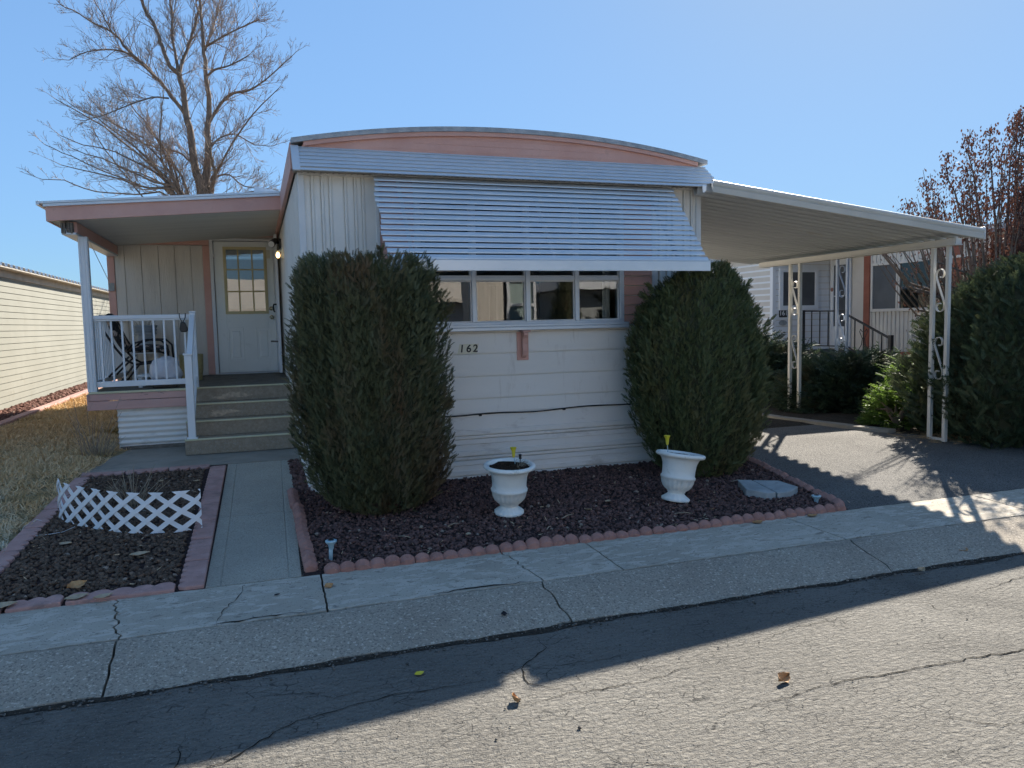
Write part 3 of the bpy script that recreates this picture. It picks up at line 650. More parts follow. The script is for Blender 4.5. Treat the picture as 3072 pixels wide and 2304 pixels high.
mu.box(wx0-.012, wx1+.012, DY-.014, DY+.004, wz1-t, wz1+.012); mu.box(wx0-.012, wx1+.012, DY-.014, DY+.004, wz0-.012, wz0+t); mu.box(wx0-.012, wx0+t, DY-.014, DY+.004, wz0+t, wz1-t); mu.box(wx1-t, wx1+.012, DY-.014, DY+.004, wz0+t, wz1-t)
for i in (1, 2):
    x = wx0+(wx1-wx0)*i/3; mu.box(x-.011, x+.011, DY-.010, DY+.003, wz0+t, wz1-t); z = wz0+(wz1-wz0)*i/3
    for q in range(3): a = wx0+(wx1-wx0)*q/3; b = wx0+(wx1-wx0)*(q+1)/3; mu.box(a+(t if q == 0 else .0112), b-(t if q == 2 else .0112), DY-.009, DY+.003, z-.010, z+.010)
mu.build('window_grille', 'yellow_trim', door, .002)
bl = MB()
for i in range(44): z = wz0+.02+i*.0207; bl.add([(wx0+.01, DY+.02, z+.017), (wx1-.01, DY+.02, z+.017), (wx1-.01, DY+.03, z), (wx0+.01, DY+.03, z)], [(0, 1, 2, 3)])
bl.build('blind', 'blind', door)
MB().add([(wx0, DY+.008, wz0), (wx1, DY+.008, wz0), (wx1, DY+.008, wz1), (wx0, DY+.008, wz1)], [(0, 1, 2, 3)]).build('pane', 'glass', door)
rotY = Euler((R(90), 0, 0)).to_matrix()
MB().lathe([(.032, 0), (.032, .006), (.012, .010), (.012, .03), (.026, .04), (.030, .052), (.022, .066), (0, .068)], (.245, DY-.001, 1.765), 16, rot=rotY).build('knob', 'brass', door, smooth=True)
MB().lathe([(.032, 0), (.030, .010), (.016, .014), (.014, .02), (0, .02)], (.245, DY-.001, 1.893), 16, rot=rotY).build('deadbolt', 'brass', door, smooth=True)
MB().box(.17, .26, DY-.004, DY-.0005, 2.62, 2.74).build('door_sticker', 'cream', door)
# storm door folded back against the home
sdm = MB(); X0, X1 = .300, .338; ya, yb = 10.93, PW-.04; z0, z1 = .99, 2.88
sdm.box(X0, X1, ya, ya+.075, z0, z1); sdm.box(X0, X1, yb-.075, yb, z0, z1); sdm.box(X0, X1, ya+.075, yb-.075, z1-.09, z1); sdm.box(X0, X1, ya+.075, yb-.075, z0, 1.45); sdm.box(X0, X1, ya+.075, yb-.075, 2.03, 2.075)
sto = sdm.build('storm_door', 'rail_white', porch, .004)
MB().add([(.32, ya+.07, 1.44), (.32, yb-.07, 1.44), (.32, yb-.07, 2.8), (.32, ya+.07, 2.8)], [(0, 1, 2, 3)]).build('pane', 'glass_dim', sto)
MB().tube([(.299, ya+.04, 1.93), (.262, ya+.04, 1.93), (.255, ya+.04, 1.90), (.262, ya+.04, 1.84), (.27, ya+.05, 1.83)], .011, 8).build('handle', 'black', sto, smooth=True)
MB().tube([(.29, ya+.02, 1.42), (.21, ya+.12, 1.425)], .011, 8).build('closer', 'wood_dark', sto, smooth=True)
# deck and steps
dk = MB(); dk.box(-1.74, .388, 9.285, PW-.03, .90, .948); deck = dk.build('deck', 'carpet', porch, .004)
fb = MB(); fb.box(-1.75, -.735, 9.262, 9.283, .855, .93); fb.box(-1.75, -.77, 9.255, 9.281, .752, .850); fb.box(-.765, -.735, 9.262, 9.282, .752, .850)
fb.box(-1.765, -1.742, 9.255, PW, .752, .93); fb.build('deck_fascia', 'pink_worn', porch, .004)
nz = MB(); nz.box(-1.745, -.70, 9.255, 9.30, .932, .955); nz.build('deck_edge', 'nosing', porch, .004)
skp = MB(); pts = []
for i in range(64): z = .75-.007*i; pts.append((z, .010*math.cos((z)*2*PI/.062)))
skp.strip(pts, lambda a, b, t: (t, 9.30-b, a), -1.48, -.735); skp.strip(pts, lambda a, b, t: (-1.48-b, t, a), 9.30, PW); skp.build('deck_skirting', 'skirt', porch, smooth=True)
skb = MB(); skb.box(-1.47, -.735, 9.285, 9.30, .29, .335); skb.build('skirting_foot', 'wood_dark', porch)
SY = [8.55, 8.793, 9.036, 9.28]; RIS = .1635; SX0, SX1 = -.745, .385
for k in range(4):
    z1 = .30+RIS*(k+1); st = MB()
    if k < 3: st.box(SX0, SX1, SY[k]+.008, SY[k+1]+.006, z1-.03, z1-.002)
    st.box(SX0, SX1, SY[k], SY[k]+.02, z1-RIS-.0, z1-.012)
    if k < 3: st.box(SX0+.001, SX0+.02, SY[k]+.02, 9.26, z1-RIS, z1-.03)
    so = st.build('step', 'riser', porch, .004)
    no = MB(); no.box(SX0-.004, SX1, SY[k]-.012, SY[k]+.03, z1-.014, z1+.004); no.build('nosing', 'nosing', so, .005)
for k, xc, wd_ in ((3, -.28, .2), (2, -.38, .155)):     # bald spots worn through the carpet
    zc = .30+RIS*k+.055; rg = random.Random(k*5); pl = []
    for i in range(34): a = 2*PI*i/34; rr = rg.uniform(.72, 1.12)*(1+.18*math.sin(3*a+k)); pl.append((xc+wd_*rr*math.cos(a), zc+.036*rr*math.sin(a)+.012*math.cos(a)))
    MB().prism(pl, lambda a, b, t: (a, SY[k]-t, b), .0, .0035).build('worn_patch', 'worn', porch)
# roof over the porch
def prz(x): return 2.755+(x+2.0)*.078
def pslab(mb, x0, x1, y0, y1, zlo, zhi):
    mb.hexa([(x0, y0, prz(x0)+zlo), (x1, y0, prz(x1)+zlo), (x1, y1, prz(x1)+zlo), (x0, y1, prz(x0)+zlo), (x0, y0, prz(x0)+zhi), (x1, y0, prz(x1)+zhi), (x1, y1, prz(x1)+zhi), (x0, y1, prz(x0)+zhi)]); return mb
prf = MB(); pslab(prf, -2.03, .385, 9.01, 16.2, .178, .200); pslab(prf, -2.06, -2.031, 9.01, 16.2, .165, .205); pslab(prf, -2.0, .385, 9.02, 9.045, .148, .176); prf.build('porch_roof', 'alum', porch)
pce = MB(); pslab(pce, -1.97, .386, 9.075, 11.9, .006, .03); pce.build('porch_ceiling', 'ceiling', porch)
pf = MB(); pslab(pf, -1.985, .385, 9.045, 9.072, .0, .177); pslab(pf, -1.985, -1.962, 9.074, 16.1, .0, .177); pf.build('roof_fascia', 'pink', porch, .003)
ju = MB(); ju.bar((.355, 9.02, 2.98), (.375, 9.02, 3.13), .05, .05); ju.build('roof_end_block', 'pink_worn', porch, .006)
fl = MB(); fl.add([(.06, 9.12, 3.11), (.385, 9.12, 3.125), (.385, 9.16, 3.14), (.07, 9.14, 3.20), (.06, 9.7, 3.12), (.385, 9.7, 3.14)], [(0, 1, 2, 3), (0, 3, 4), (3, 2, 5, 4)]); fl.build('roof_flashing', 'alum', porch, solid=.004)
pb = MB(); pb.box(-1.815, -1.735, 9.20, PW-.03, 2.66, 2.775); pb.build('roof_beam', 'pink', porch, .005)
pbs = MB(); pbs.box(-1.87, -1.735, 9.13, PW-.03, 2.632, 2.656); pbs.box(-1.87, -1.82, 9.13, PW-.03, 2.658, 2.70); pbs.build('beam_cladding', 'alum', porch, .004)
rg = random.Random(4); te = MB()
for i in range(5): te.box(-1.87+.022*i, -1.852+.022*i, 9.10+rg.uniform(0, .03), 9.20, 2.64+rg.uniform(0, .03), 2.775+rg.uniform(-.02, 0))
te.build('beam_rotten_end', 'wood_dark', porch, .004)
MB().box(-1.70, -1.64, 9.75, 9.84, 2.615, 2.665).build('loose_flap', 'wood_dark', porch) if False else None
pp = MB(); pp.box(-1.755, -1.665, 9.285, 9.375, .955, 2.632)
for x in (-1.745, -1.708, -1.683): pp.box(x, x+.010, 9.278, 9.2849, .96, 2.63)
pp.build('porch_post', 'rail_white', porch, .004)
rl = MB(); rl.box(-1.664, -.69, 9.305, 9.365, 1.742, 1.785); rl.box(-1.664, -.69, 9.318, 9.352, 1.722, 1.7419); MB().box(-1.664, -.69, 9.31, 9.36, 1.0, 1.062).build('bottom_rail', 'rail_white', porch, .004)
rail = rl.build('railing', 'rail_white', porch, .004)
for i in range(9):
    x = -1.60+.106*i; MB().box(x-.0095, x+.0095, 9.324, 9.344, 1.063, 1.721).build('baluster', 'rail_white', rail)
ls = MB(); ls.box(-1.735, -1.685, 9.376, PW-.03, 1.742, 1.785); MB().box(-1.728, -1.692, 9.376, PW-.03, 1.0, 1.062).build('bottom_rail', 'rail_white', porch, .004)
rail2 = ls.build('railing', 'rail_white', porch, .004)
for i in range(21): y = 9.47+.106*i; MB().box(-1.72, -1.70, y-.0095, y+.0095, 1.063, 1.741).build('baluster', 'rail_white', rail2)
nw = MB(); nw.box(-.69, -.632, 9.300, 9.368, .95, 1.80); nw.box(-.697, -.625, 9.295, 9.374, 1.801, 1.818); nw.build('newel_post', 'rail_white', porch, .004)
nw = MB(); nw.box(-.712, -.638, 8.575, 8.645, .468, 1.345); nw.box(-.722, -.628, 8.565, 8.655, 1.346, 1.366); nw.box(-.73, -.62, 8.56, 8.66, .466, .478); nw.build('newel_post', 'rail_white', porch, .004)
MB().bar((-.664, 8.646, .63), (-.664, 9.299, 1.065), .04, .045).build('bottom_rail', 'rail_white', porch, .004)
sr = MB(); sr.bar((-.664, 8.646, 1.325), (-.664, 9.299, 1.76), .055, .045); rail3 = sr.build('railing', 'rail_white', porch, .004)
for i in range(5):
    y = 8.75+.11*i; z = .63+(y-8.646)*.666; MB().box(-.674, -.654, y-.01, y+.01, z+.03, z+.67).build('baluster', 'rail_white', rail3)
# lights by the door
lt = MB(); lt.box(.352, .388, 10.58, 10.70, 2.66, 2.78); lt.bar((.352, 10.62, 2.73), (.30, 10.60, 2.735), .03, .03); lt.tube([(.315, 10.70, 2.77), (.255, 10.50, 2.70)], [.035, .048], 14); spot = lt.build('spot_lamp', 'black', porch, .004)
MB().tube([(.2545, 10.4975, 2.699), (.2525, 10.492, 2.6972)], .040, 14).build('lens', 'trim_white', spot)
la = MB(); la.box(.36, .386, 9.98, 10.10, 2.47, 2.60); la.box(.31, .36, 10.02, 10.06, 2.555, 2.575); la.lathe([(.0, .0), (.022, .0), (.024, .02), (.014, .03), (0, .03)], (.318, 10.04, 2.555), 14); lamp = la.build('door_lamp', 'brass', porch, .003)
MB().lathe([(0, -.075), (.015, -.07), (.025, -.052), (.026, -.035), (.02, -.014), (.012, 0)], (.318, 10.04, 2.554), 16).build('bulb', 'bulb', lamp, smooth=True)

# ================================================================== the carport
car = thing('carport', 'cream metal carport roof on two scrolled white posts right of the home', 'carport', (5.8, 8, .2))
CX0, CX1, CY0, CY1 = 4.09, 7.40, 6.19, 10.0
def cz(x): return 2.828-(x-4.2)*.1135
pn = MB(); pr = []; y = CY0; pit = .152
while y < CY1-.01:
    for a, b in ((0, -1), (.10, -.95), (.16, -.6), (.20, .9), (.74, .9), (.77, -.55), (.82, -.80), (.90, -.95)): pr.append((y+a*pit, b*.036))
    y += pit
nP = len(pr); XQ = [CX0+.0, 5.1, 6.2, CX1]
vs = []
for x in XQ: vs += [(x, a, cz(x)+b) for a, b in pr]
pn.add(vs, [(q*nP+i, q*nP+i+1, (q+1)*nP+i+1, (q+1)*nP+i) for q in range(3) for i in range(nP-1)]); pn.build('roof_pan', 'pan', car, solid=.002)
fa = MB()
pf_ = [(0, -.062), (-.016, -.058), (-.024, -.03), (-.030, -.012), (-.014, -.004), (-.028, .010), (-.036, .03), (-.030, .044), (-.014, .050), (.004, .046)]
nP = len(pf_); fa.add([(CX0-.015, CY0+a, cz(CX0)+b) for a, b in pf_]+[(CX1+.03, CY0+a, cz(CX1+.03)+b) for a, b in pf_], [(i, i+1, nP+i+1, nP+i) for i in range(nP-1)]); fa.build('front_fascia', 'carport_white', car, solid=.004)
fe = MB(); x = CX1+.03; fe.box(x-.002, x+.006, CY0-.038, CY0+.03, cz(x)-.064, cz(x)+.064); fe.build('fascia_end_cap', 'trim_white', car, .003)
bm_ = MB(); bm_.box(7.10, 7.18, CY0+.03, 9.56, 2.352, 2.412); bm_.box(7.085, 7.195, CY0+.03, 9.56, 2.337, 2.3515); bm_.build('beam', 'carport_white', car, .003)
def scroll_post(parent, x, y0, y1, zb, zt, mat, axis='y', name='post', sc=1.0):
    Q = (lambda u, z: (x, u, z)) if axis == 'y' else (lambda u, z: (u, x, z))
    mb = MB(); w_ = .042
    for u in (y0, y1): mb.bar(Q(u, zb), Q(u, zt), w_, w_, up=(1, 0, 0))
    for z in (zb+.02,): mb.bar(Q(y0+w_/2, z), Q(y1-w_/2, z), .03, .03)
    ps = mb.build(name, mat, parent, .003)
    gap = y1-y0-w_; rr = gap*.46; c = (y0+y1)/2; z = zt-.30
    while z > zb+.5:
        pts = []
        # S scroll: spiral at the top, straight diagonal, spiral at the bottom
        for i in range(15):
            t = i/14; a = R(-120)+t*R(330)*1.0; r_ = rr*(.35+.65*t); pts.append((c+gap*.04+r_*math.cos(a)*.95, z+r_*math.sin(a)*1.1))
        zl = z-.37*sc
        for i in range(15):
            t = i/14; a = R(30)-t*R(330); r_ = rr*(1-.62*t); pts.append((c-gap*.04+r_*math.cos(a)*.95, zl+r_*math.sin(a)*1.1))
        sb = MB(); P3 = [Vector(Q(u, zz)) for u, zz in pts]; P3 = [Vector((p.x, 2*c-p.y, p.z)) for p in P3] if axis == 'y' else P3; off = Vector((.014, 0, 0)) if axis == 'y' else Vector((0, .014, 0))
        vs = []; th = .0035
        for i, p in enumerate(P3):
            tq = (P3[min(i+1, len(P3)-1)]-P3[max(i-1, 0)]).normalized(); nn = tq.cross(off.normalized())*th
            vs += [p-off-nn, p+off-nn, p+off+nn, p-off+nn]
        sb.add(vs, [(4*i+q, 4*i+(q+1) % 4, 4*i+4+(q+1) % 4, 4*i+4+q) for i in range(len(P3)-1) for q in range(4)]+[(0, 1, 2, 3), tuple(4*(len(P3)-1)+q for q in (3, 2, 1, 0))])
        sb.build('scroll', mat, ps, smooth=False); z -= .80*sc
    return ps
scroll_post(car, 7.14, 6.34, 6.535, .205, 2.337, 'carport_white', sc=.93)
scroll_post(car, 7.14, 8.71, 8.905, .235, 2.337, 'carport_white', sc=.93)

# ================================================================== neighbour on the left: long pale lap wall
nl = thing('neighbour_home', 'long cream lap sided neighbour home at the far left edge', 'house', (-4.1, 15, .3))
NX = -4.10
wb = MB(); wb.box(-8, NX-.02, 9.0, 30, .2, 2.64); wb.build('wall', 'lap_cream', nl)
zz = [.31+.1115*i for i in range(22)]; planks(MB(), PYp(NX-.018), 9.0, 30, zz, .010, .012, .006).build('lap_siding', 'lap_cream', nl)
fs_ = MB(); fs_.box(NX-.02, NX+.03, 8.9, 30, 2.58, 2.72); fs_.build('frieze', 'soffit', nl)
rp = MB(); pr = []; y = 8.8; pit = .30
while y < 30:
    for a, b in ((0, 0), (.35, 0), (.45, 1), (.85, 1), (.95, 0)): pr.append((y+a*pit, b*.05))
    y += pit
n = len(pr); rp.add([(NX+.21, a, 2.73+b) for a, b in pr]+[(NX-2.2, a, 2.93+b) for a, b in pr], [(i, i+1, n+i+1, n+i) for i in range(n-1)]); rp.build('roof', 'alum', nl, solid=.004)
er_ = MB(); er_.box(NX+.04, NX+.20, 8.85, 30, 2.705, 2.725); er_.build('eave_board', 'soffit', nl)
# pink kerb between the rock strip and the lawn
for i in range(12):
    y = 9.6+1.2*i; b_ = MB(); b_.box(-3.58, -3.44, y+.006, y+1.194, gz(y)-.05, gz(y)+.045)
    o = b_.build('edging_stone', 'pink_stone', None, .012)
    tag(o, 'long pink edging stone, ' + ['nearest of the row along the cream wall', 'second of the row along the cream wall', 'third of the row along the cream wall', 'fourth of the row along the cream wall', 'fifth of the row along the cream wall'][i] if i < 5 else 'one of the far pink edging stones along the cream wall', 'edging stone', 'pink edging along the cream neighbour wall')

# ================================================================== neighbour on the right, number 161
nr = thing('neighbour_home', 'white and tan neighbour home number 161 with red trim, seen under the carport', 'house', (12.5, 12, .3))
NRX, AY = 12.30, 14.0
b_ = MB(); b_.box(NRX+.02, 17, 3.5, 24, .3, 3.0); b_.box(10.77, NRX+.0, AY+.02, 19, .3, 2.95); b_.build('wall', 'nb_tan', nr)
planks(MB(), PX(AY+.018), 10.84, 12.29, [.86+.135*i for i in range(16)], .014, .014, .006).build('front_lap_siding', 'nb_white', nr)
planks(MB(), PYm(10.788), AY, 19, [.86+.135*i for i in range(16)], .014, .014, .006).build('side_lap_siding', 'nb_white', nr)
MB().box(10.752, 10.84, AY-.004, AY+.09, .8, 2.96).build('corner_board', 'nb_white', nr, .004)
q = MB(); q.box(10.76, 12.28, AY+.006, AY+.05, .3, .855); q.build('foundation_board', 'nb_tan', nr)
wn_ = MB(); a, b, c0, c1 = 11.01, 11.86, 1.85, 2.58; wn_.box(a-.09, b+.09, AY-.035, AY+.01, c1, c1+.09); wn_.box(a-.09, b+.09, AY-.035, AY+.01, c0-.10, c0); wn_.box(a-.09, a, AY-.035, AY+.01, c0, c1); wn_.box(b, b+.09, AY-.035, AY+.01, c0, c1)
wq = wn_.build('window', 'nb_white', nr, .004); MB().box(a, b, AY-.016, AY-.008, c0, c1).build('pane', 'screen', wq)
pl = MB(); pl.box(10.925, 11.13, AY-.018, AY+.0, 1.60, 1.765); pq = pl.build('number_plate', 'black', nr)
text('digit', '161', .15, 'digit_white', pq, (11.028, AY-.0205, 1.683), ext=.001, bold=.002)
MB().lathe([(0, .012), (.10, .012), (.105, .0), (.105, -.006)], (11.02, AY-.012, 1.475), 24, rot=Euler((R(90), 0, 0)).to_matrix() @ Matrix.Diagonal((1, .55, 1))).build('oval_plaque', 'stone', nr)
# main wall facing left
ribs(MB(), PYm(NRX), 3.6, 12.95, .86, 3.0, .105, .022, [(0, 0), (.25, 0), (.28, 1), (.62, 1), (.78, 0)]).build('ribbed_wall', 'nb_tan', nr, smooth=False)
MB().box(NRX-.05, NRX+.01, 12.80, 12.96, .86, 2.95).build('red_post_trim', 'nb_red', nr)
MB().box(NRX-.045, NRX+.01, 10.62, 10.82, .86, 2.95).build('red_post_trim', 'nb_red', nr)
MB().box(NRX-.03, NRX+.01, 3.6, 12.95, .74, .855).build('red_band', 'nb_red', nr)
laps(MB(), PYm(NRX+.015), 3.6, 14.0, [.2, .37, .55, .73], .014).build('skirting', 'nb_white', nr)
v_ = MB(); v_.box(NRX-.02, NRX+.0, 11.5, 11.62, .62, .69); v_.box(NRX-.02, NRX+.0, 11.25, 11.42, .62, .69); v_.build('skirting_vent', 'step_dark', nr)
laps(MB(), PYm(NRX), 12.97, 13.30, [.86+.16*i for i in range(14)], .01).build('entry_siding', 'nb_tan', nr)
dw = MB(); ya, yb = 13.36, 13.97; dw.box(NRX-.03, NRX+.01, ya, ya+.09, .88, 2.84); dw.box(NRX-.03, NRX+.01, yb-.10, yb, .88, 2.84); dw.box(NRX-.03, NRX+.01, ya+.09, yb-.10, 2.72, 2.84); dw.box(NRX-.03, NRX+.01, ya+.09, yb-.10, .88, 1.37)
dq = dw.build('storm_door', 'nb_white', nr, .004); MB().box(NRX-.012, NRX-.004, ya+.09, yb-.10, 1.37, 2.72).build('pane', 'screen', dq); MB().box(NRX-.022, NRX-.013, ya+.09, yb-.10, 2.03, 2.05).build('crossbar', 'nb_white', dq)
MB().lathe([(0, .006), (.045, .006), (.045, 0)], (NRX-.032, 13.905, 2.19), 16, rot=Euler((0, R(-90), 0)).to_matrix()).build('round_sticker', 'brick', dq)
wm = MB(); ya, yb, c0, c1 = 9.7, 12.83-.08, 1.73, 2.62
wm.box(NRX-.06, NRX+.02, ya, yb, c0-.06, c0); wm.box(NRX-.06, NRX+.02, ya, yb, c1, c1+.05)
for y in (ya, 12.0, 11.955+.1, yb-.04, 10.8): wm.box(NRX-.058, NRX+.02, y, y+.04, c0, c1)
wq = wm.build('window', 'nb_tan', nr, .003)
MB().box(NRX-.035, NRX-.027, ya+.04, 12.0, c0, c1).build('pane', 'glass_dim', wq); MB().box(NRX-.035, NRX-.027, 12.04, yb-.04, c0, c1).build('screen', 'screen', wq)
cu = MB(); cu.strip([(ya+.05+.05*i, .012*math.sin(i*2.1)) for i in range(39)], lambda a, b, t: (NRX-.018+b*.3, a, t), c0, c1); cu.build('curtain', 'blind', wq)
rf_ = MB(); rf_.box(NRX-.12, 17.1, 3.3, 24.1, 3.0, 3.14); rf_.box(10.60, NRX-.125, 12.9, 19.1, 2.96, 3.08); rf_.build('roof', 'roof', nr)
# its steps and wrought iron rails
NS0, NS1 = 11.35, 12.26
sd2 = MB(); sd2.box(NS0-.05, NS1, 12.05, 13.98, .70, .86); lan = sd2.build('landing', 'step_dark', nr, .006)
for i in range(3): q = MB(); q.box(NS0-.05, NS1, 11.72-.35*i, 12.046-.35*i+.0, .56-.16*i-.05, .70-.16*i); q.build('step', 'step_dark', nr, .006)
ir = MB(); xr = 11.38
ir.bar((xr, 12.50, 1.70), (xr, 13.75, 1.72), .04, .03); ir.bar((xr, 12.50, .98), (xr, 13.75, .98), .03, .025); ir.box(xr-.02, xr+.02, 12.48, 12.52, .86, 1.73); ir.box(xr-.02, xr+.02, 13.73, 13.77, .86, 1.74)
ir.bar((xr, 12.46, 1.62), (xr, 11.36, 1.16), .045, .03); ir.box(xr-.035, xr+.035, 11.30, 11.37, .30, 1.22); ir.bar((xr, 12.46, .98), (xr, 11.36, .55), .03, .025)
irn = ir.build('handrail', 'black_iron', nr)
for y in (12.75, 13.0, 13.25, 13.5): MB().box(xr-.009, xr+.009, y-.009, y+.009, .985, 1.70).build('baluster', 'black_iron', irn)
for y in (12.25, 12.02, 11.78, 11.56):
    t = (12.46-y)/1.1; MB().box(xr-.009, xr+.009, y-.009, y+.009, .98-.43*t, 1.62-.46*t).build('baluster', 'black_iron', irn)
for s_ in (-1, 1):
    MB().tube([(xr, 12.02+s_*.03, 1.28), (xr, 12.02+s_*.08, 1.33), (xr, 12.02+s_*.10, 1.28), (xr, 12.02+s_*.03, 1.15), (xr, 12.02+s_*.05, 1.02), (xr, 12.02+s_*.12, .93), (xr, 12.02+s_*.10, .87), (xr, 12.02+s_*.05, .90)], .008, 5).build('scrollwork', 'black_iron', irn)
scroll_post(nr, 9.3, 10.19, 10.42, .28, 2.66, 'blue_iron', name='patio_post')
MB().box(8.3, 10.3, 9.95, 12.2, 2.68, 2.76).build('added_shade_roof', 'nb_tan', nr)  # unseen roof panel, added to shade the junipers and the drive

# ================================================================== homes across the street (seen mirrored in the window panes)
ac = thing('neighbour_home', 'tan home with a white framed window, mirrored in the second window pane', 'house', (6.6, -6.5, 0))
b_ = MB(); b_.box(5.36, 7.15, -6.9, -6.02, 0, 3.05); b_.build('wall', 'siding_tan', ac)
sg = MB()
for i in range(8): sg.box(5.36+.11*i+.003, 5.47+.11*i-.003, -6.03, -6.0, .2, 3.0)
sg.build('wall_siding', 'siding_tan', ac); w2 = MB(); w2.box(6.32, 6.40, -6.03, -5.95, 1.0, 2.75); w2.box(7.07, 7.15, -6.03, -5.95, 1.0, 2.75); w2.box(6.40, 7.07, -6.03, -5.95, 2.67, 2.75); w2.box(6.40, 7.07, -6.03, -5.95, 1.0, 1.08); w2.box(6.40, 7.07, -6.03, -5.94, 2.02, 2.10)
wq = w2.build('window', 'rail_white', ac); bl = MB()
for i in range(38): z = 1.09+.042*i; bl.add([(6.40, -6.0, z+.03), (7.07, -6.0, z+.03), (7.07, -5.985, z), (6.40, -5.985, z)], [(0, 1, 2, 3)])
bl.build('blind', M('green_blind', (.34, .44, .41), (.40, .50, .47), 3, rough=.5), wq); MB().box(6.24, 6.318, -6.03, -6.005, .2, 3).build('dark_strip', 'step_dark', ac); MB().box(5.34, 7.3, -7.1, -5.7, 3.06, 3.2).build('roof', 'roof', ac)  # dark strip stands between the tan siding and the window frame
a2 = thing('neighbour_home', 'white home with a brown gabled roof, mirrored in the leftmost visible window pane', 'house', (2, -12, 0))
b_ = MB(); b_.box(-6, 8.5, -18, -12, 0, 2.3); b_.build('wall', 'nb_white', a2); r_ = MB(); r_.prism([(-18.4, 2.3), (-11.3, 2.3), (-11.3, 2.42), (-14.8, 3.9), (-18.4, 2.42)], lambda a, b, t: (t, a, b), -6.4, 8.9); r_.build('roof', 'siding_tan', a2)
for x in (2.2, 4.6, 7.05): q = MB(); q.box(x, x+1.1, -12.02, -11.96, 1.0, 2.0); q.build('window', 'screen', a2)
a3 = thing('neighbour_home', 'dark sided home with a white porch roof, mirrored in the third window pane', 'house', (11, -9, 0))
b_ = MB(); b_.box(9.2, 15.5, -16, -9, 0, 2.55); b_.build('wall', 'stone', a3); q = MB(); q.box(8.8, 15.8, -16.3, -8.4, 2.58, 2.86); q.build('roof', 'rail_white', a3)
for x in (8.95, 11.5): q = MB(); q.box(x, x+.1, -8.6, -8.5, 0, 2.57); q.build('porch_post', 'rail_white', a3)

# ================================================================== greenery
def frames(D, Nn):
    D = D/np.linalg.norm(D, axis=1, keepdims=True); X = np.cross(D, Nn); X /= (np.linalg.norm(X, axis=1, keepdims=True)+1e-9); return X, D, np.cross(X, D)
def scatter(tpl, tf, O, D, Nn, S):
    X, Y, Z = frames(D, Nn); S = np.asarray(S)
    if S.ndim == 1: S = np.stack([S, S, S], 1)
    V = O[:, None, :]+tpl[None, :, 0:1]*S[:, None, 0:1]*X[:, None, :]+tpl[None, :, 1:2]*S[:, None, 1:2]*Y[:, None, :]+tpl[None, :, 2:3]*S[:, None, 2:3]*Z[:, None, :]
    n, k = len(O), len(tpl); F = (np.asarray(tf)[None]+(np.arange(n)*k)[:, None, None]).reshape(-1, len(tf[0]))
    return V.reshape(-1, 3), F
def spray(nleaf=5, w=.16, ln=.34, ang=38, curl=.06):     # a flat fern-like spray: stem with paired slim leaflets, unit length along y
    V = []; F = []
    def leaf(bx, by, a, L, W_):
        c, s_ = math.cos(a), math.sin(a); n = len(V)
        for x, y in ((0, 0), (W_/2, L*.45), (0, L), (-W_/2, L*.45)): X = bx+x*c+y*s_; Y = by-x*s_+y*c; V.append((X, Y, curl*(abs(X)*2+Y*Y)))
        F.append((n, n+1, n+2, n+3))
    leaf(0, 0, 0, 1.0, w*.8)
    for i in range(nleaf):
        t = .12+.72*i/(nleaf-1); L = ln*(1.15-.55*t)
        for s_ in (-1, 1): leaf(0, t+.03*s_, s_*R(ang), L, w*.62)
    return np.array(V), F
SP_V, SP_F = spray()
SP2_V, SP2_F = spray(4, .2, .42, 48, .16)
def shell(prof, cx, cy, sy, n, rng, lump=.07, seed=0):
    zs_ = np.array([p[0] for p in prof]); rs = np.array([p[1] for p in prof])
    zg = np.linspace(zs_[0], zs_[-1], 200); rg_ = np.interp(zg, zs_, rs); cdf = np.cumsum(rg_+.04); cdf /= cdf[-1]
    z = np.interp(rng.random(n), cdf, zg); th = rng.random(n)*2*PI; r = np.interp(z, zs_, rs)
    r = r*(1+lump*np.sin(7*th+seed+1.1*np.sin(3*z))+lump*.7*np.sin(13*th+2*seed+2.3*z)+lump*.6*np.sin(23*th+4*z)+lump*.5*np.sin(9*z+5*th)*np.sin(4*th-2*z))
    return z, th, r
